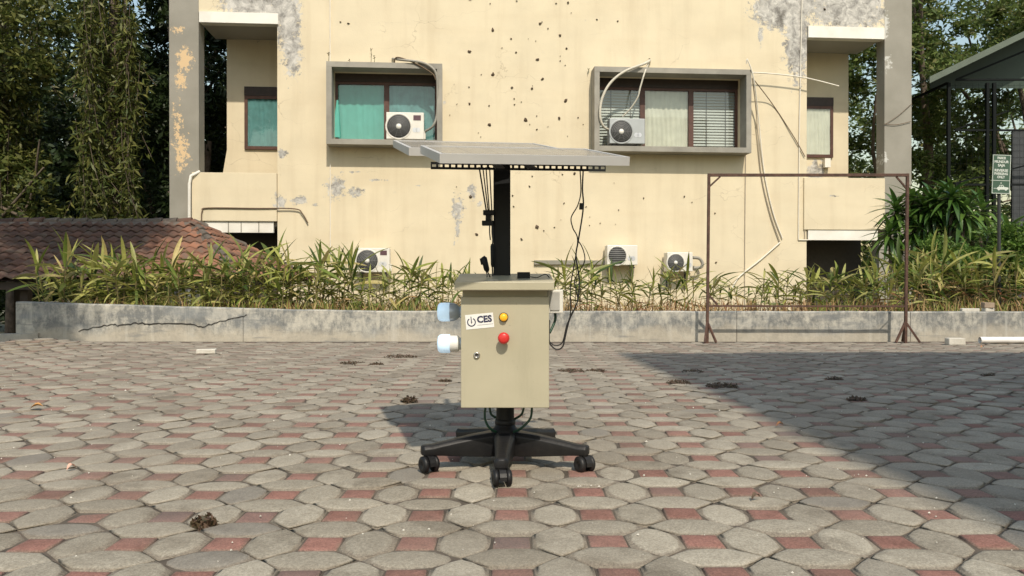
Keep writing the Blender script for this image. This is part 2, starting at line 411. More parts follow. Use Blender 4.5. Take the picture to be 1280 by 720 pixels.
blobs = [(360, 20, .30, 1.0, 1.1), (366, 62, .24, .7, 1.0), (352, 5, .25, .5, 1.4), (315, 5, .6, .3, 1.3), (972, 15, .6, .4, 1.25), (996, 50, .28, .9, 1.25), (950, 45, .1, .3, .8),
         (1060, 12, 1.0, .45, 1.25), (1000, 5, .6, .4, 1.1), (420, 235, .3, .34, .85), (446, 240, .3, .16, .75), (572, 262, .2, .45, .8), (590, 240, .16, .26, .75), (572, 288, .08, .35, .8),
         (352, 192, .16, .12, .9), (350, 252, .16, .2, .9), (374, 250, .24, .16, .8), (555, 128, .1, .18, .4), (440, 215, .6, .05, .5), (733, 25, .12, .1, .4), (785, 26, .2, .07, .4), (600, 255, .12, .12, .6), (568, 300, .06, .3, .5), (1040, 245, .3, .05, .35), (470, 225, .45, .06, .5), (520, 232, .25, .05, .4), (395, 255, .2, .12, .4), (1050, 205, .3, .3, 1.0)]
m_wall = plaster_mat('cream_plaster', CREAM, blobs)
def pillar_mat():
    s = NT('grey_pillar_paint'); c = s.coord(); sep = s.n('ShaderNodeSeparateXYZ'); s.l(c, sep.inputs[0])
    n2 = s.noise(c, 8, 6, .75); n1 = s.noise(c, 1.5, 5)
    k = s.mix(s.ramp(n1, .3, .7), (.25, .235, .195), (.32, .30, .255)); m = None
    for px, py, rx, rz, w in [(232, 75, .16, .24, 1.1), (226, 100, .12, .2, 1.0), (228, 190, .17, .45, .9), (222, 160, .22, .8, .5), (224, 38, .12, .1, .9), (1110, 80, .1, .2, .8), (1104, 30, .12, .3, 1.1), (1107, 200, .06, .2, .7)]:
        u, h = fl(px, py)
        du = s.math('DIVIDE', s.math('SUBTRACT', sep.outputs[0], u), rx); dh = s.math('DIVIDE', s.math('SUBTRACT', sep.outputs[2], h), rz)
        d = s.math('SUBTRACT', w, s.math('SQRT', s.math('ADD', s.math('MULTIPLY', du, du), s.math('MULTIPLY', dh, dh))))
        m = d if m is None else s.math('MAXIMUM', m, d)
    mk = s.ramp(s.math('ADD', m, s.math('MULTIPLY', s.math('SUBTRACT', n2, .5), 5.5)), .2, .35)
    pc = s.mix(s.ramp(sep.outputs[0], -2, 2), (.66, .48, .28), (.55, .54, .5))
    k = s.mix(mk, k, pc)
    s.base(k); s.b.inputs['Roughness'].default_value = .85; s.bump(s.noise(c, 40, 4), .3, .006); return s.m
m_pil = pillar_mat()
m_white = pbr('white_trim', (.80, .77, .70), .7, var=.05, scale=3, dirt=(.45, .38, .28), dirt_amt=.35)
m_box = pbr('window_box_concrete', (.33, .31, .265), .85, var=.12, scale=3, bump=.3, dirt=(.16, .15, .13), dirt_amt=.55)
m_ceil = pbr('ceiling_board', (.40, .38, .34), .8, var=.06, scale=2)
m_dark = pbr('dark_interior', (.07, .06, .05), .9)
m_wood = pbr('brown_window_wood', (.085, .036, .024), .5, var=.25, scale=10)
m_woodd = pbr('dark_lintel_wood', (.03, .018, .014), .55, var=.25, scale=10)
m_steel = pbr('steel_rust', (.10, .052, .036), .8, var=.35, scale=25, bump=.4, dirt=(.05, .028, .02), dirt_amt=.7)
H0, H1 = -1.4, 9.6
bld = thing('apartment_building', 'cream plastered two storey building with peeling patches, boxed windows and recessed balconies', 'building', (0, 17, 0), A)
uL, uR = fl(347, 100)[0], fl(1008, 100)[0]
def panel_holes(mb, u0, u1, h0, h1, holes, v, depth):
    us = sorted({u0, u1, *[q for h in holes for q in h[:2]]}); hs = sorted({h0, h1, *[q for h in holes for q in h[2:]]})
    for a, b in zip(us, us[1:]):
        for c, d in zip(hs, hs[1:]):
            cu, ch = (a + b) / 2, (c + d) / 2
            if any(h[0] < cu < h[1] and h[2] < ch < h[3] for h in holes): continue
            mb.add([(a, v, c), (b, v, c), (b, v, d), (a, v, d)], [(0, 1, 2, 3)])
    for a, b, c, d in holes:
        for q in ([(a, v, c), (a, v + depth, c), (a, v + depth, d), (a, v, d)], [(b, v, c), (b, v + depth, c), (b, v + depth, d), (b, v, d)],
                  [(a, v, c), (b, v, c), (b, v + depth, c), (a, v + depth, c)], [(a, v, d), (b, v, d), (b, v + depth, d), (a, v + depth, d)],
                  [(a, v + depth, c), (b, v + depth, c), (b, v + depth, d), (a, v + depth, d)]): mb.add(q, [(0, 1, 2, 3)])
PR, RC = .38, .24
def winrect(px0, px1, py0, py1, v):
    u0, hb = fl(px0, py1, v); u1, ht = fl(px1, py0, v); return u0, u1, hb, ht
WL = winrect(408, 553, 80, 180, -PR); WR = winrect(743, 939, 87.5, 188.5, -PR)
TK = .11
holes = [(w[0] + TK, w[1] - TK, w[2] + TK, w[3] - TK) for w in (WL, WR)]
mb = MB(); panel_holes(mb, uL, uR, H0, H1, holes, 0, RC)
mb.add([(uL, 0, H0), (uL, 1.2, H0), (uL, 1.2, H1), (uL, 0, H1)], [(0, 1, 2, 3)]); mb.add([(uR, 0, H0), (uR, 1.2, H0), (uR, 1.2, H1), (uR, 0, H1)], [(0, 1, 2, 3)])
mb.build('front_wall', m_wall, bld)
# rear body
vb = 1.2
ua, ub = fl(284, 100, vb)[0], fl(1060, 100, vb)[0]
mb = MB()
mb.box(ua, ub, vb, 9.5, H0, H1 - .003); mb.build('rear_block', m_wall, bld)
# sloping foot of the rear wall at the left balcony
u_, h_ = fl(276, 216, vb); mb = MB(); h2 = fl(284, 186, vb)[1]
mb.add([(ua + .002, vb + .003, h2), (ua + .002, vb + .003, h_ - .6), (u_, vb + .003, h_ - .3), (ua + .002, vb + .3, h2), (ua + .002, vb + .3, h_ - .6), (u_, vb + .3, h_ - .3)], [(0, 1, 2), (3, 4, 5), (0, 2, 5, 3), (0, 1, 4, 3), (1, 2, 5, 4)])
mb.build('wall_foot', m_wall, bld)
def boxp(name, mat, px0, px1, py0, py1, v0, v1, vref=None, bev=0, parent=bld, label=None):
    vr = v0 if vref is None else vref
    u0, hb = fl(px0, py1, vr); u1, ht = fl(px1, py0, vr)
    return MB().box(u0, u1, v0, v1, hb, ht, bev=bev).build(name, mat, parent, label=label)
# pillars
pl0, pl1 = fl(212, 0)[0], fl(249, 0)[0]
pr0, pr1 = fl(1105, 0)[0], fl(1139, 0)[0]
MB().box(pl0, pl1, -.003, .38, H0, H1 + .1, bev=.008).build('pillar', m_pil, bld)
MB().box(pr0, pr1, -.003, .34, H0, H1 + .1, bev=.008).build('pillar', m_pil, bld)
# upper walls above balconies
h = fl(300, 17)[1]; MB().box(pl1 + .002, uL - .002, .002, .16, h, H1).build('upper_wall', m_wall, bld)
h = fl(1057, 35)[1]; MB().box(uR + .002, pr0 - .002, .002, .16, h, H1).build('upper_wall', m_wall, bld)
# roof slab
MB().box(pl0 - .1, pr1 + .1, -.3, 9.8, H1 + .11, H1 + .3).build('roof', m_box, bld)
for px0, px1, y0, y1, a0, a1, cb in ((249.5, 348, 17.2, 28, pl1, uL, 300), (1010, 1105, 35.2, 47, uR, pr0, 1057)):
    boxp('balcony_lintel', m_white, px0, px1, y0, y1, -.05, .16)
    h = fl(cb, y1, -.05)[1]; MB().box(a0 + .003, a1 - .003, .162, vb - .003, h + .01, h + .15).build('balcony_ceiling', m_ceil, bld)
# left ceiling return beam, seen as sloping soffit
for px0, px1, y0, y1, a0, a1 in ((240, 346, 216.5, 276, pl1 - .1, uL), (1005, 1106, 223, 287, uR, pr0)):
    u0, hb = fl(px0, y1, -.04); u1, ht = fl(px1, y0, -.04)
    MB().box(u0, u1, -.04, .1, hb, ht, bev=.006).build('balcony_parapet', m_wall, bld)
    MB().box(u0 + .05, u1 - .02, .102, vb - .003, hb - .1, hb + .12).build('balcony_floor', m_ceil, bld)
# returning end parapet at left balcony's outer side
u0, ht = fl(252, 217, 0)
# lower bands and dark openings
boxp('lower_band', m_white, 256, 342, 277, 290.5, .0, .09)
for k, px in enumerate((285, 301, 323)): boxp('band_joint', m_box, px, px + 1.2, 277.3, 290.2, -.006, .0)
boxp('lower_band', m_white, 1010, 1097, 288, 300, -.02, .09)
u0, u1 = fl(256, 300)[0], fl(343, 300)[0]
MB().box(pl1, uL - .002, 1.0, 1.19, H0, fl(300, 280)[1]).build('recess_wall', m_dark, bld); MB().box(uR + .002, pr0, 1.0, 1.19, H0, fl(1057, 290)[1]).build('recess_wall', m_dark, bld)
u0, ht = fl(1098, 300, .02); MB().box(u0, pr0 + .02, -.01, .3, H0, ht).build('pier', m_pil, bld)
u0, ht = fl(256, 276, .02); MB().box(pl1 + .002, u0, .0, .3, H0, ht).build('pier', m_wall, bld)
# stone sill course under right balcony
boxp('ledge', m_pil, 668, 758, 325.5, 330.5, -.06, .0)

# windows with boxes
m_frameglass = NT('window_glass')
s = m_frameglass; s.base((.9, .95, .95)); s.b.inputs['Roughness'].default_value = .03; s.b.inputs['IOR'].default_value = 1.45
tr = s.n('ShaderNodeBsdfTransparent'); tr.inputs[0].default_value = (.93, .95, .94, 1); gl = s.n('ShaderNodeBsdfGlossy'); gl.inputs['Roughness'].default_value = .04
lw = s.n('ShaderNodeLayerWeight'); mx = s.n('ShaderNodeMixShader')
s.l(s.math('ADD', s.math('MULTIPLY', s.math('POWER', lw.outputs['Facing'], 4.0), .8), .09), mx.inputs[0]); s.l(tr.outputs[0], mx.inputs[1]); s.l(gl.outputs[0], mx.inputs[2]); s.l(mx.outputs[0], s.t.nodes['Material Output'].inputs[0])
m_glass = s.m
m_teal = pbr('teal_curtain', (.10, .39, .33), .8, var=.12, scale=3)
m_tealn = pbr('dark_teal_curtain', (.11, .27, .27), .85, var=.2, scale=5)
m_cream = pbr('pale_curtain', (.60, .60, .50), .85, var=.1, scale=4)
m_blind = pbr('window_blind', (.42, .45, .42), .5, var=.06, scale=4)
def curtain(par, u0, u1, h0, h1, v, mat, folds, amp=.02, name='curtain', seed=0):
    mb = MB(); N = folds * 8; vs = []
    for i in range(N + 1):
        t = i / N; u = u0 + (u1 - u0) * t
        for j in range(7):
            h = h0 + (h1 - h0) * j / 6
            w = amp * (.45 + .6 * abs(noise.noise(Vector((t * 3, 4, seed))))) * math.sin(t * folds * 6.283 + 3.5 * noise.noise(Vector((t * 3, j * .35, seed)))) + amp * 1.3 * noise.noise(Vector((t * 9, j * .6, seed)))
            vs.append((u, v + w, h))
    mb.add(vs, [(i * 7 + j, (i + 1) * 7 + j, (i + 1) * 7 + j + 1, i * 7 + j + 1) for i in range(N) for j in range(6)], smooth=True)
    return mb.build(name, mat, par)
def blinds(par, u0, u1, h0, h1, v, n):
    mb = MB()
    for i in range(n):
        h = h0 + (h1 - h0) * (i + .5) / n; d = (h1 - h0) / n
        mb.add([(u0, v - .012, h - d * .38), (u1, v - .012, h - d * .38), (u1, v + .014, h + d * .42), (u0, v + .014, h + d * .42)], [(0, 1, 2, 3)])
    o = stuff(mb.build('blind_slats', m_blind, par))
    mb = MB()
    for t in (.32, .78): mb.box(u0 + (u1 - u0) * t - .006, u0 + (u1 - u0) * t + .006, v - .022, v - .018, h0, h1)
    mb.build('blind_cord', m_woodd, par); return o
def hollow(mb, w, tk, v0, v1):
    u0, u1, h0, h1 = w
    mb.box(u0, u1, v0, v1, h1 - tk, h1); mb.box(u0, u1, v0, v1, h0, h0 + tk)
    mb.box(u0, u0 + tk, v0 + .002, v1, h0 + tk, h1 - tk); mb.box(u1 - tk, u1, v0 + .002, v1, h0 + tk, h1 - tk)
# left boxed window
def window_box(w, label, splits, kinds, lint):
    e = bpy.data.objects.new('boxed_window', None); COL.objects.link(e); e.parent = bld; e['label'] = label
    mb = MB(); hollow(mb, w, TK, -PR, -.001); mb.build('window_box', m_box, e)
    a, b, c, d = w[0] + TK, w[1] - TK, w[2] + TK, w[3] - TK
    v = .14
    mb = MB(); mb.box(a, b, v - .02, v + .07, d - lint, d); mb.build('lintel_board', m_woodd, e)
    d2 = d - lint; us = [a + (b - a) * t for t in splits]; fw = .055
    mb = MB()
    mb.box(a, b, v, v + .07, c, c + fw); mb.box(a, b, v, v + .07, d2 - fw, d2)
    for i, u in enumerate(us): 
        x0, x1 = (u, u + fw) if i == 0 else ((u - fw, u) if i == len(us) - 1 else (u - fw, u + fw))
        mb.box(x0, x1, v + .002, v + .068, c + fw, d2 - fw)
    mb.build('window_frame', m_wood, e)
    for i in range(len(us) - 1):
        x0, x1 = us[i] + fw, us[i + 1] - fw
        MB().add([(x0, v + .03, c + fw), (x1, v + .03, c + fw), (x1, v + .03, d2 - fw), (x0, v + .03, d2 - fw)], [(0, 1, 2, 3)]).build('pane', m_glass, e)
        k = kinds[i]
        if k == 'blind': blinds(e, x0, x1, c + fw, d2 - fw, v + .062, 20)
        elif k == 'teal': curtain(e, x0, x1, c + fw, d2 - fw - .0, v + .066, m_teal, 7, .012, seed=i)
        elif k == 'tealn': curtain(e, x0, x1, c + fw, d2 - fw, v + .066, m_tealn, 9, .01, seed=i)
        else: curtain(e, x0, x1, c + fw, d2 - fw, v + .066, m_cream, 9, .015, seed=i)
    return e
e1 = window_box(WL, 'grey boxed window with bright teal curtains', (0, .5, 1), ('teal', 'tealn'), .17)
e2 = window_box(WR, 'wide grey boxed window with blinds and pale curtain', (0, .33, .67, 1), ('blind', 'cream', 'blind'), .19)
# teal curtain tail hanging out
u0, h0 = fl(415, 172, .08); u1, h1 = fl(421, 125, .08)
mb = MB(); mb.add([(u0, .05, h0), (u0 + .17, .05, h0), (u1 + .03, .11, h1), (u1, .09, h1)], [(0, 1, 2, 3)]); mb.build('curtain_tail', m_teal, e1)
def balcony_window(px0, px1, py0, py1, mat, label):
    e = bpy.data.objects.new('balcony_window', None); COL.objects.link(e); e.parent = bld; e['label'] = label
    u0, hb = fl(px0, py1, vb); u1, ht = fl(px1, py0, vb); v = vb - .05
    mb = MB(); mb.box(u0, u1, v - .01, vb - .002, ht - .2, ht); mb.build('lintel_board', m_woodd, e)
    w = (u0, u1, hb, ht - .2); mb = MB(); hollow(mb, w, .07, v, vb - .002); mb.build('window_frame', m_wood, e)
    MB().add([(u0 + .07, v + .007, hb + .07), (u1 - .07, v + .007, hb + .07), (u1 - .07, v + .007, ht - .27), (u0 + .07, v + .007, ht - .27)], [(0, 1, 2, 3)]).build('pane', m_glass, e)
    curtain(e, u0 + .07, u1 - .07, hb + .07, ht - .27, v + .03, mat, 7, .012)
balcony_window(306.5, 352, 110, 187, m_tealn, 'brown framed balcony window with teal curtain at the left')
balcony_window(1002, 1040, 123, 197, m_cream, 'brown framed balcony window with white curtain at the right')
boxp('wall_bracket', m_white, 1031, 1038, 198, 209, vb - .12, vb - .002)
# chips in the plaster
m_chip = pbr('plaster_chip', (.10, .07, .045), .95, var=.4, scale=30)
chips = [(588, 0, 5), (616, 38, 5), (587, 65, 8), (639, 49, 3), (645, 66, 3), (672, 75, 6), (616, 93, 5), (675, 30, 4), (700, 45, 4), (708, 61, 4), (678, 99, 6), (640, 110, 4), (643, 131, 3), (665, 111, 5), (707, 126, 5), (657, 150, 6), (699, 148, 5), (612, 156, 6), (671, 162, 3), (587, 130, 4), (671, 145, 2), (646, 2, 3), (695, 5, 3), (710, 4, 4),
         (662, 233, 4), (588, 246, 5), (671, 284, 7), (705, 254, 4), (652, 299, 5), (596, 293, 6), (693, 284, 3), (718, 217, 5), (436, 30, 4), (895, 328, 4), (746, 25, 3), (772, 27, 3), (1030, 12, 4), (703, 218, 3), (426, 28, 3), (642, 258, 3)]
rs_ = random.Random(3)
chips += [(rs_.uniform(560, 735), rs_.uniform(0, 172), rs_.uniform(1, 2.4)) for _ in range(26)] + [(rs_.uniform(560, 900), rs_.uniform(212, 320), rs_.uniform(1, 2.6)) for _ in range(16)]
for k, (px, py, w) in enumerate(chips):
    u, h = fl(px, py); r = min(w, 6) * .40 / F * 17; mb = MB(); vs = []
    m = 9; el = random.uniform(.4, 1.3); rot = random.uniform(-.9, .9)
    for rr, v in ((1.0, -.001), (.75, -.022), (.25, -.03)):
        for q in range(m):
            w_ = q / m * 6.283; x = r * rr * math.cos(w_) * random.uniform(.5, 1.35); z = r * rr * el * math.sin(w_) * random.uniform(.5, 1.35)
            vs.append((u + x * math.cos(rot) - z * math.sin(rot), v, h + x * math.sin(rot) + z * math.cos(rot)))
    mb.add(vs, [(i * m + q, i * m + (q + 1) % m, (i + 1) * m + (q + 1) % m, (i + 1) * m + q) for i in range(2) for q in range(m)] + [tuple(range(2 * m, 3 * m))]); mb.build('plaster_chip', m_chip, bld)
m_sprig = leafmat('sprig_leaf', [(.06, .09, .02), (.12, .14, .04), (.14, .10, .04)], .2)
for px, py, v, hh_ in ((411, 74, -.3, .16), (437, 76, -.3, .07), (464, 74, -.28, .26), (468, 76, -.3, .14), (812, 78, -.05, .12), (800, 183, -.36, .07), (735, 88, -.05, .07)):
    u, h = fl(px, py + 2, v); mb = MB(); mb.tube([(u, v, h - .04), (u + .01, v, h + hh_ * .5), (u - .01, v, h + hh_)], .005, 4)
    for k in range(int(hh_ * 60)):
        a = random.uniform(0, 6.28); z = h + hh_ * random.uniform(.3, 1.05); d = Vector((math.cos(a), math.sin(a), random.uniform(-.3, .6))) * random.uniform(.03, .055); e = Vector((-d.y, d.x, 0)) * .35; o_ = Vector((u, v, z))
        mb.add([o_, o_ + d * .5 + e, o_ + d, o_ + d * .5 - e], [(0, 1, 2, 3)])
    mb.build('sprig', m_sprig, bld)
# conduits and cables on the facade
def fpath(pts, v=-.02, sub=6):
    P3 = []
    for p in pts:
        u, h = fl(p[0], p[1], p[2] if len(p) > 2 else v); P3.append(Vector((u, p[2] if len(p) > 2 else v, h)))
    return smooth_path(P3, sub)
def smooth_path(P, sub=6):
    P = [Vector(p) for p in P]; out = []
    for i in range(len(P) - 1):
        p0 = P[max(i - 1, 0)]; p1 = P[i]; p2 = P[i + 1]; p3 = P[min(i + 2, len(P) - 1)]
        for k in range(sub):
            t = k / sub; out.append(.5 * ((2 * p1) + (p2 - p0) * t + (2 * p0 - 5 * p1 + 4 * p2 - p3) * t * t + (3 * p1 - p0 - 3 * p2 + p3) * t ** 3))
    out.append(P[-1]); return out
m_wc = pbr('white_conduit', (.75, .70, .60), .6, var=.05); m_bk = pbr('black_cable', (.012, .012, .012), .5, var=.2)
m_gc = pbr('grey_cable', (.42, .36, .28), .7); m_wire = pbr('brown_wire', (.16, .11, .07), .8)
for pts, r, mat in (([(413, -10), (413, 78)], .012, m_wc), ([(413, 205), (413, 330)], .012, m_wc), ([(1002, -10), (999, 150), (998, 299)], .012, m_wc), ([(998, 300), (1010, 300)], .012, m_wc),
                    ([(932, 190), (931, 300), (931, 380)], .008, m_gc), ([(1006, 300), (1005, 240), (1010, 223), (1040, 230), (1100, 226)], .008, m_gc)):
    MB().tube(fpath(pts, -.02, 2), r, 6, mat and 0).build('conduit', mat, bld)
for pts, r, mat in (([(933, 80, -.4), (934, 75, -.42), (942, 100, -.36), (948, 150, -.1), (955, 215), (966, 265), (978, 298)], .014, m_wc),
                    ([(940, 98, -.36), (945, 140, -.1), (951, 215), (962, 265), (975, 303)], .012, m_gc),
                    ([(975, 303), (950, 325), (925, 345), (915, 360)], .018, m_wc),
                    ([(942, 100, -.36), (965, 130), (990, 168), (1006, 196)], .010, m_wire),
                    ([(252, 276, -.06), (253, 264, -.06), (260, 260, -.06), (320, 260.5, -.06), (368, 261, -.05), (378, 267, -.05), (385, 279, -.04)], .014, m_wire),
                    ([(940, 91, -.2), (970, 93, -.2), (1008, 98, -.2), (1048, 108, -.2)], .014, m_wc),
                    ([(1105, 155), (1120, 156), (1138, 152)], .007, m_wire), ([(1105, 156), (1122, 145), (1139, 130)], .006, m_wire)):
    MB().tube(fpath(pts, -.03), r, 6).build('cable', mat, bld)
# downpipe
MB().tube([Vector((*[fl(249, 214, -.08)[0]], -.02, fl(249, 214, -.08)[1])), Vector((fl(239, 218, -.09)[0], -.09, fl(239, 220, -.09)[1])), Vector((fl(237, 230, -.09)[0], -.09, fl(237, 230, -.09)[1])), Vector((fl(236, 300, -.09)[0], -.09, H0))], .032, 10).build('downpipe', m_white, bld)

# ------------------------------------------------------------------ air conditioner units
m_ac = pbr('ac_white', (.74, .71, .64), .45, var=.04, scale=5, dirt=(.5, .45, .36), dirt_amt=.35)
m_acg = pbr('ac_grey', (.40, .42, .42), .45, var=.05, scale=5)
m_grl = pbr('grille_dark', (.055, .055, .055), .6); m_ring = pbr('grille_wire', (.20, .20, .195), .5); m_hub = pbr('fan_hub', (.7, .68, .62), .5)
m_sil = pbr('silver_sticker', (.65, .66, .68), .3, metal=.3)
def ac_unit(label, px0, px1, py0, py1, v, mat, hubmat, badge=None, depth=.28, bars=False, pipe=True, lean=0):
    """v = front plane in facade coordinates"""
    u0, hb = fl(px0, py1, v); u1, ht = fl(px1, py0, v); w, h = u1 - u0, ht - hb
    loc = bld.matrix_world @ Vector((0, 0, 0))
    M = Matrix.Translation((0, 17, 0)) @ Matrix.Rotation(A, 4, 'Z')
    base = M @ Vector(((u0 + u1) / 2, v + depth / 2, hb))
    t = thing('air_conditioner_unit', label, 'air conditioner', base, A, 'air conditioner outdoor units on the cream building')
    y0 = -depth / 2
    MB().box(-w / 2, w / 2, y0, depth / 2, .03, h, bev=.012).build('casing', mat, t)
    fx, fz, fr = -w * .17, h * .5, min(h * .43, w * .33)
    mb = MB(); mb.lathe([(.001, -.004), (fr, -.004), (fr, .0)], (fx, y0, fz), (0, 1, 0), 28); mb.build('fan_opening', m_grl, t)
    mb = MB()
    if bars:
        for k in range(9):
            z = fz - fr + 2 * fr * (k + .5) / 9; hw = math.sqrt(max(0, fr * fr - (z - fz) ** 2)); mb.box(fx - hw, fx + hw, y0 - .014, y0 - .006, z - .007, z + .007)
    else:
        for k in range(1, 8):
            r = fr * k / 7.5; mb.lathe([(r - .004, -.012), (r + .004, -.012), (r + .004, -.006), (r - .004, -.006), (r - .004, -.012)], (fx, y0, fz), (0, 1, 0), 28)
        for k in range(10):
            a = k * .628; d = Vector((math.cos(a), 0, math.sin(a))); mb.tube([Vector((fx, y0 - .013, fz)) + d * .04, Vector((fx, y0 - .013, fz)) + d * fr], .003, 4)
    stuff(mb.build('grille', m_ring, t))
    mb = MB(); mb.lathe([(fr * .97, -.006), (fr * 1.04, -.016), (fr * 1.10, -.002)], (fx, y0, fz), (0, 1, 0), 28); mb.build('fan_ring', mat, t)
    if not bars:
        mb = MB(); mb.lathe([(.0005, -.026), (fr * .18, -.024), (fr * .22, -.012)], (fx, y0, fz), (0, 1, 0), 16); mb.build('fan_hub', hubmat, t)
    if badge: MB().box(w * .22, w * .42, y0 - .005, y0 - .0005, h * .72, h * .9).build('badge', badge, t)
    mb = MB()
    for q in (-.055, .055):      # two lobes and a tip
        mb.lathe([(.0005, -.004), (.05, -.004)], (w * .3 + q * .6, y0, h * .38), (0, 1, 0), 12)
    mb.build('sticker', m_sil, t)
    MB().box(-w * .40, -w * .28, y0 + .04, depth / 2 - .04, 0, .03).build('foot', m_grl, t); MB().box(w * .28, w * .40, y0 + .04, depth / 2 - .04, 0, .03).build('foot', m_grl, t)
    MB().box(w / 2, w / 2 + .03, -.02, .1, h * .1, h * .38, bev=.006).build('valve_cover', mat, t)
    return t
m_bdg = pbr('badge_maroon', (.10, .05, .06), .5)
ac_unit('white air conditioner with maroon badge on the sill of the teal curtained window', 483, 530, 141, 175.5, -.33, m_ac, m_hub, m_bdg)
ac_unit('grey air conditioner on the sill of the wide window with blinds', 762, 806, 148.5, 181, -.33, m_acg, m_hub, None)
ac_unit('white air conditioner low on the wall, leftmost, half hidden by leaves', 445, 487, 310, 342, -.36, m_ac, m_hub, m_bdg)
ac_unit('white air conditioner with slatted round grille low on the wall right of the solar cabinet', 759, 797, 306.5, 333, -.36, m_ac, m_hub, None, bars=True)
ac_unit('white air conditioner with coiled pipes at its right side, low on the wall', 834, 866, 315.5, 341, -.36, m_ac, m_hub, None)
# brackets for wall hung units
for px0, px1, py in ((450, 482, 342), (763, 793, 333.5), (837, 862, 341.5)):
    mb = MB()
    for px in (px0, px1 - 2):
        u, h = fl(px, py, -.3); mb.box(u, u + .03, -.37, -.002, h - .03, h - .002); mb.box(u, u + .03, -.03, -.002, h - .35, h - .03)
    mb.build('bracket', m_grl, bld)
def cable_thing(name, label, cat, pts, r, mat, group=None, n=7):
    M = Matrix.Translation((0, 17, 0)) @ Matrix.Rotation(A, 4, 'Z')
    P3 = [M @ p for p in fpath(pts)]
    return tag(MB().tube(P3, r, n).build(name, mat), label, cat, group)
m_pipe = pbr('pipe_wrap', (.58, .54, .45), .8, var=.1, scale=20)
cable_thing('refrigerant_pipe', 'pale wrapped pipe curving from wall hole to the grey air conditioner', 'pipe', [(812, 76, -.02), (805, 80, -.4), (780, 90, -.46), (762, 105, -.46), (752, 125, -.44), (750, 145, -.42), (754, 158, -.36), (762, 163, -.2)], .028, m_pipe)
cable_thing('drain_hose', 'thin pale hose hanging in front of the wide blinds window', 'hose', [(812, 76, -.02), (806, 90, -.42), (800, 110, -.43), (797, 122, -.4), (788, 136, -.3), (778, 146, -.2)], .018, m_pipe)
cable_thing('refrigerant_pipe', 'grey wrapped pipe bending down to the white air conditioner by teal curtains', 'pipe', [(491, 74, -.02), (500, 75, -.36), (525, 78, -.42), (540, 85, -.43), (546, 96, -.42), (547, 120, -.36), (546, 145, -.34), (541, 158, -.33), (532, 164, -.22)], .026, m_box)
cable_thing('drain_hose', 'thin brown hose lying along the top of the teal window box', 'hose', [(493, 80, -.05), (497, 72, -.36), (520, 80, -.40), (540, 92, -.40), (545, 100, -.4)], .014, m_wire)
cable_thing('coiled_pipe', 'dark insulated pipe coiled beside the lower right air conditioner', 'pipe', [(866, 322, -.2), (874, 323, -.2), (878, 329, -.2), (876, 334, -.2), (867, 335, -.2)], .035, m_box)

# ------------------------------------------------------------------ solar station
m_beige = NT('beige_powder_coat'); s = m_beige; c = s.coord()
k_ = (s.mix(s.ramp(s.noise(c, 6, 4), .3, .7), (.42, .385, .275), (.47, .43, .31))); k_ = s.mix(s.math('MULTIPLY', s.ramp(s.noise(s.mapv(c, (14, 14, 2.2)), 1, 6, .7), .52, .75), .28), k_, (.30, .27, .19)); k_ = s.mix(s.math('MULTIPLY', s.ramp(s.noise(c, 60, 3, .8), .66, .74), .35), k_, (.24, .21, .15)); s.base(k_); s.l(s.math('ADD', s.math('MULTIPLY', s.noise(c, 9, 4), .3), .3), s.b.inputs['Roughness']); s.bump(s.noise(c, 900, 2), .06, .001); m_beige = s.m
m_black = pbr('black_metal', (.006, .007, .008), .5, var=.2, scale=20, spec=.3); m_plastic = pbr('black_nylon', (.011, .011, .012), .48, var=.25, scale=14, bump=.15, dirt=(.07, .06, .048), dirt_amt=.2, spec=.35)
m_alu = pbr('anodised_aluminium', (.62, .61, .59), .45, metal=.35, var=.05, scale=6)
st = thing('mobile_solar_station', 'beige control cabinet with solar panels on a black five star wheeled base', 'solar station', (0, 2.84, 0))
ox, oy = -.018, 2.84      # column position
def L(px, py, Y):     # pixel at world depth -> station local
    p = wp(px, py, Y); return Vector((p.x, p.y - 2.84, p.z))
CX = L(631.5, 0, 2.84).x
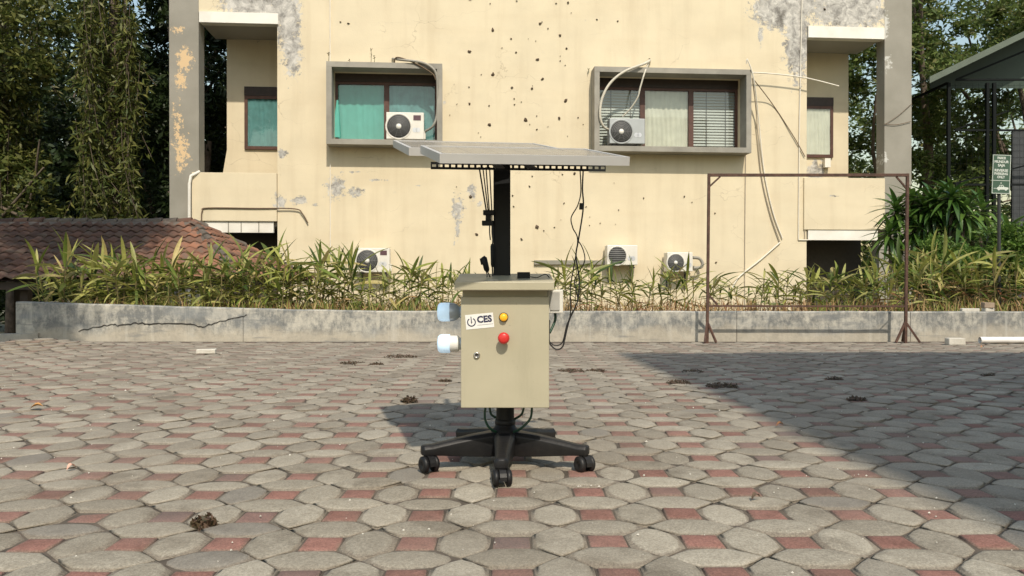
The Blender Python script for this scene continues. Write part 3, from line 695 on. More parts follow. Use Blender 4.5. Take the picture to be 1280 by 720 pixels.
# five legs and casters
for k, an in enumerate((-92, -18, 54, 126, 198)):
    a = R(an); d = Vector((math.cos(a), math.sin(a), 0)); nrm = Vector((-d.y, d.x, 0)); mb = MB(); vs = []; prof = [(.02, .042, .128, .042), (.06, .042, .126, .038), (.12, .045, .119, .032), (.18, .050, .109, .028), (.24, .055, .098, .024), (.268, .057, .093, .026), (.298, .057, .092, .025), (.306, .060, .088, .014)]
    for r, z0, z1, w in prof:
        c0 = Vector((CX, 0, 0)) + d * r
        for sx, zz in ((-1, z0), (1, z0), (1, z1 - .012), (.6, z1), (-.6, z1), (-1, z1 - .012)):
            vs.append(c0 + nrm * w * sx * (.85 if zz == z0 else 1) + Vector((0, 0, zz)))
    N = 6; mb.add(vs, [(i * N + q, i * N + (q + 1) % N, (i + 1) * N + (q + 1) % N, (i + 1) * N + q) for i in range(len(prof) - 1) for q in range(N)] + [tuple(range(N)), tuple(range((len(prof) - 1) * N, len(prof) * N))], smooth=True)
    leg = mb.build('leg', m_plastic, st); m = leg.modifiers.new('edges', 'BEVEL'); m.width = .003; m.segments = 2; m.limit_method = 'ANGLE'; m.angle_limit = R(35)
    c0 = Vector((CX, 0, 0)) + d * .284; ca_ = a + random.uniform(-.9, .9) if an != -92 else R(-80)
    if an == -18: ca_ = R(-60)
    if an == 198: ca_ = R(-55)
    cd = Vector((math.cos(ca_), math.sin(ca_), 0)); cn = Vector((-cd.y, cd.x, 0)); wc = c0 + cd * .012 + Vector((0, 0, .0285))
    mb = MB(); mb.tube([c0 + Vector((0, 0, .05)), c0 + Vector((0, 0, .08))], .009, 10)
    # hood over wheels
    vs = []; Q = 9
    for sx in (-1, 1):
        for q in range(Q):
            w = math.pi * (-.05 + 1.05 * q / (Q - 1)); vs.append(wc + cn * sx * .011 + cd * .031 * math.cos(w) + Vector((0, 0, .031 * math.sin(w))))
        vs.append(wc + cn * sx * .011)
    mb.add(vs, [(q, q + 1, Q + 1 + q + 1, Q + 1 + q) for q in range(Q - 1)] + [tuple(range(Q + 1)), tuple(range(Q + 1, 2 * Q + 2))])
    cs = mb.build('caster', m_plastic, leg)
    for sx in (-1, 1):
        mb = MB(); mb.lathe([(.0005, 0), (.010, .001), (.014, .004), (.022, .004), (.0285, -.001), (.0285, -.013), (.0, -.013)], wc + cn * sx * .0265, cn * sx, 22)
        mb.build('wheel', m_plastic, leg)
mb = MB(); mb.lathe([(.0, .040), (.055, .042), (.058, .10), (.052, .130), (.040, .138), (.034, .150)], (CX, 0, 0), (0, 0, 1), 24); mb.build('hub', m_plastic, st)
MB().tube([(CX, 0, .14), (CX, 0, .26)], .032, 24).build('column', m_black, st)
mb = MB(); mb.lathe([(.034, .148), (.037, .15), (.037, .165), (.033, .168)], (CX, 0, 0), (0, 0, 1), 24); mb.build('collar', m_plastic, st)
# cabinet
YF = 2.65
a = L(576, 510, YF); b = L(686.5, 366, YF)
y0 = YF - 2.84; y1 = y0 + .21
cab = MB().box(a.x + .004, b.x - .004, y0 + .021, y1, a.z + .002, b.z + .012, bev=.002).build('cabinet', m_beige, st)
dr = MB().box(a.x, b.x, y0, y0 + .0195, a.z, L(0, 371, YF).z, bev=.0025).build('door', m_beige, cab)
mb = MB()      # rain lid, sloping up to the back
l0, l1 = L(568, 363, YF - .045), L(693, 362, YF - .045); zt = L(0, 352, YF - .045).z; yf = y0 - .045; yb = y1 + .02; zb = zt + .016
zb_ = zt + .03
vs = [(l0.x, yf, l0.z), (l1.x, yf, l0.z), (l1.x, yf, zt), (l0.x, yf, zt), (l0.x, yb, l0.z + .002), (l1.x, yb, l0.z + .002), (l1.x, yb, zb_), (l0.x, yb, zb_)]
mb.add(vs, [(0, 1, 2, 3), (4, 5, 6, 7), (0, 4, 7, 3), (1, 5, 6, 2), (3, 2, 6, 7), (0, 1, 5, 4)]); lid = mb.build('rain_lid', m_beige, cab)
m = lid.modifiers.new('edges', 'BEVEL'); m.width = .003; m.segments = 2
m_paper = pbr('white_sticker', (.80, .79, .76), .5, var=.03, scale=20); m_navy = pbr('navy_print', (.02, .025, .07), .6)
# sticker
sc = L(599.5, 401, YF); stM = Matrix.Translation((sc.x, y0 - .0008, sc.z)) @ Matrix.Rotation(-R(5.5), 4, 'Y')
MB().box(-.047, .047, -.0004, .0004, -.0255, .0235, M=stM).build('sticker', m_paper, cab)
def text_mesh(txt, size, mat, name, bold=0, sx=1):
    cu = bpy.data.curves.new('txt', 'FONT'); cu.body = txt; cu.size = size; cu.align_x = 'CENTER'; cu.align_y = 'CENTER'; cu.offset = bold; cu.extrude = .0003; cu.resolution_u = 3
    o = bpy.data.objects.new('txt', cu); COL.objects.link(o); bpy.context.view_layer.update()
    me = bpy.data.meshes.new_from_object(o); bpy.data.objects.remove(o); me.name = name; me.materials.clear(); me.materials.append(mat)
    if sx != 1: 
        for v in me.vertices: v.co.x *= sx
    return me
t = obj('lettering', text_mesh('CES', .030, m_navy, 'lettering', .0011, 1.0), cab); t.matrix_local = stM @ Matrix.Translation((.0165, -.0012, .0035)) @ Matrix.Rotation(R(90), 4, 'X')
mb = MB()
def arc(mb, cx, cz, r, w, a0, a1, n=26):
    vs = []
    for i in range(n + 1):
        q = a0 + (a1 - a0) * i / n
        for rr in (r - w / 2, r + w / 2): vs.append(stM @ Vector((cx + rr * math.cos(q), -.0012, cz + rr * math.sin(q))))
    mb.add(vs, [(2 * i, 2 * i + 1, 2 * i + 3, 2 * i + 2) for i in range(n)])
arc(mb, -.0275, -.002, .0130, .0034, R(120), R(420)); 
mb.box(-.0288, -.0262, -.0015, -.0009, .001, .0165, M=stM)
mb.add([stM @ Vector(p) for p in ((-.0305, -.0013, -.002), (-.0255, -.0013, .0035), (-.0265, -.0013, -.001), (-.0238, -.0013, -.0012), (-.0292, -.0013, -.0085), (-.0280, -.0013, -.0028))], [(0, 1, 2, 5), (2, 3, 4, 5)])
mb.build('logo', m_navy, cab)
mb = MB(); x = -.008
while x < .040:
    w = random.uniform(.002, .005); mb.box(x, x + w, -.0012, -.0006, -.0145, -.0132, M=stM); x += w + .0008
mb.build('fine_print', pbr('grey_print', (.3, .3, .33), .6), cab)
m_or = glow('amber_lamp', (.90, .42, .02), .35); m_red = pbr('red_button', (.62, .035, .03), .35, var=.05, scale=20); m_ch = pbr('chrome', (.5, .48, .44), .3, metal=.9)
p = L(629.5, 396.5, YF); mb = MB(); mb.lathe([(.0, -.004), (.0155, -.004), (.0155, 0)], (p.x, y0, p.z), (0, 1, 0), 24); mb.build('lamp_bezel', m_black, cab)
mb = MB(); mb.lathe([(.0, -.018), (.008, -.0175), (.012, -.014), (.0135, -.004)], (p.x, y0, p.z), (0, 1, 0), 24); mb.build('amber_indicator_lamp', m_or, cab)
p = L(629.7, 422, YF); mb = MB(); mb.lathe([(.0, -.040), (.010, -.0395), (.016, -.037), (.0195, -.031), (.0195, -.027), (.012, -.018), (.011, 0)], (p.x, y0, p.z), (0, 1, 0), 28); mb.build('emergency_stop_button', m_red, cab)
mb = MB(); mb.lathe([(.0115, -.016), (.0165, -.004), (.017, 0)], (p.x, y0, p.z), (0, 1, 0), 24); mb.build('button_collar', m_black, cab)
p = L(596, 444, YF); mb = MB(); mb.lathe([(.0, -.004), (.0055, -.0045), (.006, -.007), (.0095, -.007), (.0115, -.003), (.0115, 0)], (p.x, y0, p.z), (0, 1, 0), 20); lk = mb.build('lock', m_ch, cab)
MB().box(p.x - .001, p.x + .001, y0 - .0078, y0 - .0042, p.z - .005, p.z + .005).build('keyhole', m_black, lk)
# bulbs on the left side
m_bulb = glow('bulb_diffuser', (.62, .82, 1.0), .42); m_bw = pbr('bulb_body_white', (.78, .76, .72), .4, var=.03); m_bs = pbr('bulb_body_silver', (.42, .47, .52), .35, metal=.35, var=.08)
for py, bm_ in ((390, m_bs), (429.5, m_bw)):
    c = L(575.5, py, 2.74); c.x = a.x + .0045; Rr = .0325
    e = bpy.data.objects.new('light_bulb', None); COL.objects.link(e); e.parent = st; e['label'] = 'lit bulb with silver body' if py < 400 else 'lit bulb with white body'
    mb = MB(); mb.lathe([(.0, .0), (.021, 0), (.022, .012), (.016, .014)], c, (-1, 0, 0), 20); mb.build('socket', m_bs, e)
    mb = MB(); mb.lathe([(.014, .010), (.018, .014), (.026, .022), (Rr * .97, .034), (Rr, .048)] if bm_ is m_bs else [(.013, .010), (.019, .013), (.027, .018), (Rr * .86, .022), (Rr * .86, .048)], c, (-1, 0, 0), 28); mb.build('bulb_body', bm_, e)
    mb = MB(); mb.lathe([(Rr * .9, .0475), (Rr, .049), (Rr, .076), (Rr * .93, .084), (Rr * .75, .089), (Rr * .3, .0915), (.0, .092)], c, (-1, 0, 0), 28); mb.build('bulb_diffuser', m_bulb, e)
# junction box right
m_jb = pbr('junction_box_plastic', (.70, .68, .62), .5, var=.04)
q0, q1 = L(686.5, 391, 2.72), L(703, 362, 2.72)
jb = MB().box(b.x - .003, q1.x, q0.y - .04, q0.y + .05, q0.z, q1.z, bev=.003).build('junction_box', m_jb, st)
MB().box(b.x + .004, q1.x - .012, q0.y - .0445, q0.y - .0402, q0.z + .01, q1.z - .008, bev=.001).build('socket_plate', pbr('socket_grey', (.40, .39, .36), .6), jb)
# post
lz = L(0, 347, 2.84).z
MB().box(L(617, 0, 2.84).x, L(638, 0, 2.84).x, -.03, .03, zt + .006, L(0, 208, 2.84).z, bev=.004).build('post', m_black, st)
# slotted rail
ra, rb = L(538.5, 207, 2.70), L(757, 210, 2.76)
d = (rb - ra); ln = d.length; dx = d.normalized(); upv = Vector((0, 0, 1)); nz = (upv - dx * dx.z).normalized(); ny_ = nz.cross(dx)
RM = Matrix(((dx.x, ny_.x, nz.x, ra.x), (dx.y, ny_.y, nz.y, ra.y), (dx.z, ny_.z, nz.z, ra.z), (0, 0, 0, 1)))
mb = MB(); hh = .0125; sl_w = .0135; xs_ = [0]; cuts = []
n = int(ln / .0215)
for k in range(n): cuts.append((.0045 + k * ln / n, .0045 + k * ln / n + sl_w))
zs1 = (-.0045, .0040)
px_ = 0
for c0, c1 in cuts:
    mb.box(px_, c0, -.0015, .0015, zs1[0], zs1[1], M=RM); px_ = c1
mb.box(px_, ln, -.0015, .0015, zs1[0], zs1[1], M=RM)
mb.box(0, ln, -.0014, .0016, zs1[1], hh, M=RM); mb.box(0, ln, -.0014, .0016, -hh, zs1[0], M=RM)
mb.box(0, ln, .0017, .03, hh - .003, hh, M=RM)
mb.build('mounting_rail', m_black, st)
RM2 = RM.copy(); RM2.translation = RM.translation + ny_ * .35 + Vector((0, 0, .1)) 
MB().box(.02, ln - .02, -.0015, .0015, -hh, hh, M=RM2).build('mounting_rail', m_black, st)
for t_ in (.33, .5): 
    MB().box(ln * t_, ln * t_ + .03, -.28, .65, .014, .018, M=RM @ Matrix.Rotation(math.atan(.235), 4, 'X')).build('cross_rail', m_black, st)
# panels
def panel_mat():
    s = NT('solar_cells'); c = s.coord()
    s.base((.035, .045, .07)); s.b.inputs['Roughness'].default_value = .16; s.b.inputs['Coat Weight'].default_value = .6; s.b.inputs['Coat Roughness'].default_value = .12
    k = s.mix(s.math('MULTIPLY', s.ramp(s.noise(c, 5, 5, .7), .35, .7), .5), (.07, .075, .10), (.30, .28, .25)); s.base(k)
    s.b.inputs['Roughness'].default_value = .3
    return s.m
m_cell = panel_mat(); m_bb = pbr('cell_gap_white', (.55, .53, .50), .4)
def panel(FL, FR, BL, name, ncx, ncy):
    FL, FR, BL = Vector(FL), Vector(FR), Vector(BL)
    ex = (FR - FL); w = ex.length; ex.normalize(); ey = (BL - FL); ey = (ey - ex * ey.dot(ex)); l = ey.length; ey.normalize(); ez = ex.cross(ey)
    M = Matrix(((ex.x, ey.x, ez.x, FL.x), (ex.y, ey.y, ez.y, FL.y - 2.84), (ex.z, ey.z, ez.z, FL.z), (0, 0, 0, 1)))
    mb = MB(); t, hgt = .012, .027
    mb.box(0, w, 0, t, -hgt, 0, M=M); mb.box(0, w, l - t, l, -hgt, 0, M=M); mb.box(0, t, t, l - t, -hgt, -.0003, M=M); mb.box(w - t, w, t, l - t, -hgt, -.0003, M=M)
    fr_ = mb.build('solar_panel', m_alu, st)
    MB().box(t, w - t, t, l - t, -.010, -.0045, M=M).build('backing_sheet', m_bb, fr_)
    cw, cl = (w - 2 * t - .02) / ncx, (l - 2 * t - .02) / ncy
    me = None
    for i in range(ncx):
        for j in range(ncy):
            x = t + .01 + i * cw; y = t + .01 + j * cl
            if me is None: 
                mbx = MB(); mbx.box(.0012, cw - .0012, .0012, cl - .0012, 0, .0014); me = mbx.mesh('solar_cell', m_cell)
            o = obj('solar_cell', me, fr_); o.matrix_local = M @ Matrix.Translation((x, y, -.0042))
    m_gl = m_panelglass
    MB().add([M @ Vector(q) for q in ((t, t, -.0015), (w - t, t, -.0015), (w - t, l - t, -.0015), (t, l - t, -.0015))], [(0, 1, 2, 3)]).build('panel_glass', m_gl, fr_)
s = NT('sky_sheen_panel_glass'); tr = s.n('ShaderNodeBsdfTransparent'); tr.inputs[0].default_value = (.9, .9, .9, 1)
s.base((.60, .58, .55)); s.b.inputs['Roughness'].default_value = .12  # pale film colour mixed over the glass, painting in the sky's sheen
mx = s.n('ShaderNodeMixShader')
s.l(s.math('ADD', s.math('MULTIPLY', s.ramp(s.noise(s.coord(), 4, 5, .7), .3, .75), .12), .36), mx.inputs[0])
s.l(tr.outputs[0], mx.inputs[1]); s.l(s.b.outputs[0], mx.inputs[2]); s.l(mx.outputs[0], s.t.nodes['Material Output'].inputs[0]); m_panelglass = s.m
panel((-.205, 2.25, 1.022), (.356, 2.393, 1.036), (-.302, 2.63, 1.112), 'front', 6, 4)
panel((-.345, 2.655, 1.109), (.214, 2.80, 1.123), (-.457, 3.12, 1.218), 'back', 6, 4)
# cables of the station
def scable(name, pts, r, mat, label=None):
    return MB().tube(smooth_path([L(*p) for p in pts], 6), r, 6).build(name, mat, st, label=label)
m_green = pbr('green_cable', (.008, .05, .025), .45)
for pts in ([(607, 508, 2.78), (606, 522, 2.78), (611, 534, 2.78), (620, 540, 2.80)], [(612, 508, 2.86), (614, 518, 2.86), (622, 523, 2.86)], [(655, 508, 2.84), (652, 518, 2.84), (643, 524, 2.85)], [(665, 508, 2.78), (663, 523, 2.78), (652, 535, 2.78), (642, 540, 2.80)]):
    scable('green_cable', pts, .0045, m_green)
scable('cable', [(694, 391, 2.72), (694, 400, 2.72), (690, 410, 2.71), (687, 416, 2.70)], .005, m_green)
scable('cable', [(687, 400, 2.70), (686.5, 425, 2.69), (690, 433, 2.69), (697, 437, 2.69), (704, 432, 2.69), (707, 415, 2.69), (713, 396, 2.69), (722, 376, 2.69), (724, 350, 2.69), (720, 320, 2.70), (723, 300, 2.70), (729, 260, 2.72), (728, 236, 2.72), (729, 212, 2.73)], .0028, m_bk)
scable('cable', [(688, 428, 2.70), (694, 432, 2.70), (703, 428, 2.70), (708, 408, 2.70), (713, 392, 2.70), (713, 360, 2.70), (717, 335, 2.70), (722, 300, 2.70), (716, 285, 2.70), (714, 272, 2.70), (722, 257, 2.71), (726, 240, 2.72), (725, 212, 2.73)], .0022, m_bk)
scable('cable', [(722, 300, 2.70), (728, 310, 2.70), (731, 325, 2.70), (724, 340, 2.70), (718, 352, 2.70), (722, 376, 2.70), (712, 400, 2.70), (706, 425, 2.70)], .002, m_bk)
MB().tube([L(726.5, 254, 2.71), L(726, 262, 2.71)], .006, 8).build('cable_joint', m_bk, st)
for x0, x1 in ((599, 609), (603.5, 611), (607.5, 612), (612, 615)):
    scable('cable', [(x0, 209, 2.78), ((x0 + x1) / 2, 240, 2.78), (x1, 270, 2.80), (x1, 290 if x1 > 611 else 266, 2.80), (x1 + (1 if x1 > 611 else 0), 300 if x1 > 611 else 268, 2.80)], .0030 if x0 < 600 else .0024, m_bk)
mb = MB()
mb.box(*sorted((L(604, 0, 2.8).x, L(618, 0, 2.8).x)), -.055, -.025, L(0, 269, 2.8).z, L(0, 263, 2.8).z, bev=.002)
mb.box(*sorted((L(607, 0, 2.8).x, L(614, 0, 2.8).x)), -.05, -.028, L(0, 280, 2.8).z, L(0, 268, 2.8).z, bev=.002)
mb.box(*sorted((L(602.5, 0, 2.8).x, L(617, 0, 2.8).x)), -.055, -.025, L(0, 282, 2.8).z, L(0, 276, 2.8).z, bev=.002)
mb.build('cable_clamp', m_black, st)
scable('cable', [(616, 280, 2.79), (616, 300, 2.79), (615, 320, 2.79), (616, 347, 2.79)], .0028, m_bk)
MB().tube([L(615.5, 305, 2.79), L(615.5, 308, 2.79), L(616, 331, 2.79), L(616, 334, 2.79)], [.005, .0075, .0075, .005], 10).build('inline_connector', m_black, st)
MB().tube([L(603.5, 321, 2.74), L(605, 323, 2.74), L(608.5, 337, 2.74), L(610, 340, 2.74)], [.007, .011, .010, .004], 10).build('loose_connector', m_black, st)
MB().tube([L(600.8, 323, 2.74), L(602.5, 331, 2.74)], .004, 6).build('connector_prong', m_black, st)
scable('cable', [(609, 339, 2.74), (612, 345, 2.75), (613, 349, 2.75)], .0022, m_bk); scable('cable', [(607, 338, 2.74), (609, 345, 2.75), (606, 349, 2.75)], .0018, m_bk)
q = L(654.5, 348, 2.72); MB().box(q.x - .022, q.x + .022, q.y - .012, q.y + .014, zt + .004, zt + .033, bev=.002).build('lamp_module', m_black, st)
scable('cable', [(663, 346, 2.72), (671, 347, 2.72), (677, 344.5, 2.72), (682, 343, 2.73), (687, 348, 2.73), (690, 362, 2.72)], .0016, m_bk)
# smudge of white label on the lid
MB().box(L(610, 0, 2.63).x, L(623, 0, 2.63).x, y0 - .03, y0 - .022, zt + .0045, zt + .0055).build('label_strip', m_paper, cab)

# ------------------------------------------------------------------ rusty frame
ff = thing('steel_goal_frame', 'rusty steel tube frame like a goal, standing before the planter wall', 'frame', (0, 8.72, 0))
def LF(px, py, Y=8.72): p = wp(px, py, Y); return Vector((p.x, p.y - 8.72, p.z))
def bar(a, b, r, name='bar', mat=None):
    a, b = Vector(a), Vector(b); d = b - a; ln = d.length; q = d.to_track_quat('Z', 'Y').to_matrix().to_4x4()
    return MB().box(-r, r, -r, r, 0, ln, M=Matrix.Translation(a) @ q, bev=r * .15).build(name, mat or m_steel, ff)
for (x0, x1) in ((886, 884), (1134, 1132)):
    t_ = LF(x0, 217); bt = LF(x1, 400); bt.z = .0
    bar(bt, t_, .0145, 'post')
    zf = LF(0, 402).z
    for dx_, dy_ in ((-.13, -.05), (.12, -.08), (.03, .13)) if x0 > 1000 else ((-.05, -.1), (.08, -.08), (.02, .13)):
        bar((bt.x, 0, zf), (bt.x + dx_, dy_, .012), .011, 'foot_brace')
bar(LF(884.5, 219), LF(1135.5, 219), .016, 'top_bar')
bar(LF(886, 382.5), LF(1133, 383), .010, 'lower_bar')
bar(LF(887, 233), LF(900, 221), .009, 'corner_brace'); bar(LF(1120, 221), LF(1133, 236), .009, 'corner_brace')
bar(LF(885, 368), LF(897, 381), .010, 'corner_brace')
bar(LF(1119, 382), LF(1132, 369), .004, 'corner_brace')

# ------------------------------------------------------------------ small things on the yard
m_cblock = pbr('pale_block', (.60, .57, .50), .9, var=.12, scale=14, bump=.5, dirt=(.3, .27, .22), dirt_amt=.6)
m_brown = pbr('brown_block', (.33, .25, .18), .9, var=.15, scale=14, bump=.5)
def block(name, label, px, py, w, d, h, rz, mat, cat, z=0, Y=None, grp=None):
    x, y = gp(px, py) if Y is None else ((px - 640) / F * Y, Y)
    mb = MB(); mb.box(-w / 2, w / 2, -d / 2, d / 2, 0, h, bev=.008)
    for i, v in enumerate(mb.v):
        k = noise.noise(Vector(v) * 25 + Vector((px, 0, 0))) * .007; mb.v[i] = (v[0] + k, v[1] + k, v[2] + (k if v[2] > .01 else 0))
    o = mb.build(name, mat, None, (x, y, z + (gh(x, y) + .006 if Y is None else 0))); o.rotation_euler = (0, 0, rz); return tag(o, label, cat, grp)
block('concrete_block', 'chipped pale block lying at the wall foot near the right end', 1194, 431.5, .19, .08, .075, .12, m_cblock, 'block')
block('concrete_block', 'pale flat block lying on the pavers at the far left', 258, 443, .17, .06, .045, .1, m_cblock, 'block')
block('brick', 'brown block on top of the wall, upper one at right', 1234.5, 390, .115, .09, .062, 0, m_brown, 'brick', .335 + .042, 9.06)
block('brick', 'small grey block on the wall top under the brown block', 1235, 390, .12, .07, .04, .25, m_cblock, 'brick', .336, 9.06)
block('brick', 'flat pale slab on the wall top left of the brown block', 1212, 390, .19, .07, .035, -.1, m_cblock, 'brick', .336, 9.07)
m_pvc = pbr('white_pvc', (.82, .80, .76), .4, var=.03)
p0 = gp(1225, 430.5); mb = MB(); mb.tube([(p0[0], p0[1], .035), (p0[0] + 3.4, p0[1] + .05, .035)], .034, 16, cap=False); mb.tube([(p0[0] + .001, p0[1], .035), (p0[0] + 3.4, p0[1] + .05, .035)], .030, 16, cap=False)
o = mb.build('pvc_pipe', m_pvc); o.location.z = .012; tag(o, 'long white plastic pipe lying along the foot of the wall at right', 'pipe')
# weed tufts and leaves
m_weed = leafmat('dry_weed', [(.06, .035, .022), (.12, .075, .045), (.05, .045, .02), (.16, .10, .07)], .1)
def tuft(px, py, w, h, label, dense=90):
    x, y = gp(px, py); V = []; Fc = []
    for k in range(dense):
        a = random.uniform(0, 6.283); r = w * math.sqrt(random.random()) / 2; bx, by = r * math.cos(a), r * math.sin(a) * .8
        top = h * random.uniform(.4, 1) * (1 - .5 * (2 * r / w) ** 2); c = Vector((bx, by, random.uniform(0, top))); sz = random.uniform(.006, .016)
        e1 = Vector(np.random.normal(size=3)).normalized(); e2 = e1.orthogonal().normalized()
        n0 = len(V); V += [c - e1 * sz, c + e2 * sz * .4, c + e1 * sz, c - e2 * sz * .4]; Fc.append((n0, n0 + 1, n0 + 2, n0 + 3))
        V += [Vector((bx * .5, by * .5, 0)), Vector((bx * .5 + .002, by * .5, 0)), c]; Fc.append((n0 + 4, n0 + 5, n0 + 6))
    mb = MB(); mb.add(V, Fc); o = mb.build('weed_tuft', m_weed, None, (x, y, gh(x, y) + .004)); tag(o, label, 'weed')
for px, py, w, h, l, dn in ((512, 504, .09, .045, 'brown weed tuft beside the shadow of the solar cabinet', 220), (254, 657, .062, .038, 'dark brown weed tuft in the front left of the pavers', 260), (1071, 502, .10, .03, 'weed tuft in the shade toward the right, nearest of the shaded ones', 150),
                       (903, 486, .2, .03, 'wide flat dark weed patch in the shade', 260), (848, 481, .16, .025, 'dark weed patch just inside the edge of the shade', 200), (1042, 476, .12, .025, 'small dark weed in the middle of the shade', 120), (866, 466, .16, .02, 'farther flat weed patch in the shade, behind the widest one', 140),
                       (713, 465, .2, .02, 'flat dried weed left of the far pair by the cabinet cables', 160), (745, 465, .16, .02, 'flat dried weed right of the far pair by the cabinet cables', 140), (556, 478, .09, .02, 'small dried weed left of the cabinet', 90), (500, 447, .3, .03, 'long low dried weed near the planter wall left of the cabinet', 200), (440, 455, .2, .02, 'low brown weed on the sunny pavers left of centre', 140), (470, 457, .12, .02, 'tiny brown weed on the sunny pavers left of centre', 90),
                       (1235, 471, .1, .02, 'tiny weed near the right edge in the shade', 80)):
    tuft(px, py, w, h, l, dn)
def dry_leaf(px, py, s_, col, label, rz=0):
    x, y = gp(px, py); mb = MB(); vs = []
    for i in range(6):
        t = i / 5; w = s_ * .35 * math.sin(math.pi * min(1, t * .95 + .03)); xx = (t - .5) * s_; z = .012 * math.sin(t * 3) + s_ * .15 * t
        vs += [(xx, -w, z + w * .5), (xx, 0, z), (xx, w, z + w * .6)]
    mb.add(vs, [(i * 3 + k, i * 3 + k + 1, (i + 1) * 3 + k + 1, (i + 1) * 3 + k) for i in range(5) for k in range(2)], smooth=True)
    o = mb.build('fallen_leaf', pbr('leaf_' + label[:6], col, .7, var=.2, scale=60), None, (x, y, gh(x, y) + .012)); o.rotation_euler = (0, 0, rz); tag(o, label, 'leaf')
dry_leaf(45, 513, .06, (.55, .28, .09), 'curled orange dry leaf on the pavers near the left edge', .4)
dry_leaf(975, 537, .035, (.38, .17, .07), 'small brown dry leaf at the edge of the shade')
dry_leaf(88, 589, .03, (.7, .4, .3), 'tiny pinkish dry leaf on the left pavers', 1)
dry_leaf(1228, 436, .04, (.5, .25, .12), 'small rusty leaf beside the white pipe', .4)
dry_leaf(945, 630, .03, (.12, .08, .05), 'dark small leaf on a grey paver in front right', .3)
m_peb = pbr('pebble', (.6, .57, .5), .9, var=.3, scale=90); mb = MB()
for k in range(420):
    y = random.uniform(1.75, 8.5); x = random.uniform(-.66, .66) * y; r = random.uniform(.0015, .0042) * (1 if random.random() < .97 else 2); z = gh(x, y) + .008
    mb.add([(x + r * random.uniform(.7, 1.3) * dx_, y + r * random.uniform(.7, 1.3) * dy_, z + r * dz_) for dx_, dy_, dz_ in ((1, 0, 0), (0, 1, 0), (-1, 0, 0), (0, -1, 0), (0, 0, 1), (0, 0, -1))], [(0, 1, 4), (1, 2, 4), (2, 3, 4), (3, 0, 4), (1, 0, 5), (2, 1, 5), (3, 2, 5), (0, 3, 5)])
stuff(mb.build('gravel', m_peb))

# ------------------------------------------------------------------ long leaved plants in the bed
m_leaf = leafmat('cane_leaf', [(.05, .09, .018), (.17, .23, .04), (.36, .38, .08), (.52, .50, .17), (.10, .15, .03), (.60, .48, .2)], .3)
m_stem = pbr('cane_stem', (.15, .12, .05), .8, var=.3, scale=9); m_dry = leafmat('dry_leaf', [(.36, .20, .09), (.55, .38, .19), (.28, .12, .055), (.50, .40, .18)], .2)
def leaf_mesh(name, ln, wd, droop, mat, twist=0.0):
    mb = MB(); vs = []; N = 7
    for i in range(N + 1):
        t = i / N; w = wd * math.sin(math.pi * (t * .9 + .07)) ** .8 * (1 if t < .95 else .2) / 2
        y = ln * t; z = -droop * ln * t * t; tw = twist * t
        for sx in (-1, 0, 1):
            vs.append((sx * w * math.cos(tw), y, z + abs(sx) * w * .45 + sx * w * math.sin(tw)))
    mb.add(vs, [(i * 3 + k, i * 3 + k + 1, (i + 1) * 3 + k + 1, (i + 1) * 3 + k) for i in range(N) for k in range(2)], smooth=True)
    return mb.mesh(name, mat)
leafs = [leaf_mesh('leaf', .40, .046, .2, m_leaf), leaf_mesh('leaf', .36, .040, .6, m_leaf, .8), leaf_mesh('leaf', .44, .050, .35, m_leaf, -.6), leaf_mesh('leaf', .30, .036, .1, m_leaf, .3)]
dleafs = [leaf_mesh('dry_leaf', .24, .03, .8, m_dry, 1.5), leaf_mesh('dry_leaf', .2, .022, 1.2, m_dry, -1)]
def cane_plant(hgt, nl, label, dq=.22):
    t = thing('cane_plant', label, 'plant', (0, 0, 0), 0, 'long leaved plants along the planter wall')
    tilt = Vector((random.gauss(0, .10), random.gauss(0, .06), 1)); pts = [Vector((0, 0, -.03)), tilt * hgt * .5, tilt * hgt + Vector((random.gauss(0, .02), 0, 0))]
    MB().tube(smooth_path(pts, 3), .006, 5).build('stem', m_stem, t)
    ph = random.uniform(0, 6.28)
    for i in range(nl):
        q = i / (nl - 1); zz = hgt * (.12 + .88 * q); az = ph + i * 2.6 + random.gauss(0, .3); pit = .0 + .8 * q + random.gauss(0, .42)
        dry = q < dq and random.random() < .7
        o = obj('dry_leaf' if dry else 'leaf', random.choice(dleafs if dry else leafs), t)
        sc_ = random.uniform(.65, 1.1) * (.75 + .3 * q)
        o.matrix_local = Matrix.Translation(tilt * zz) @ Matrix.Rotation(az, 4, 'Z') @ Matrix.Rotation(pit, 4, 'X') @ Matrix.Rotation(random.gauss(0, .4), 4, 'Y') @ Matrix.Scale(sc_, 4)
    return t
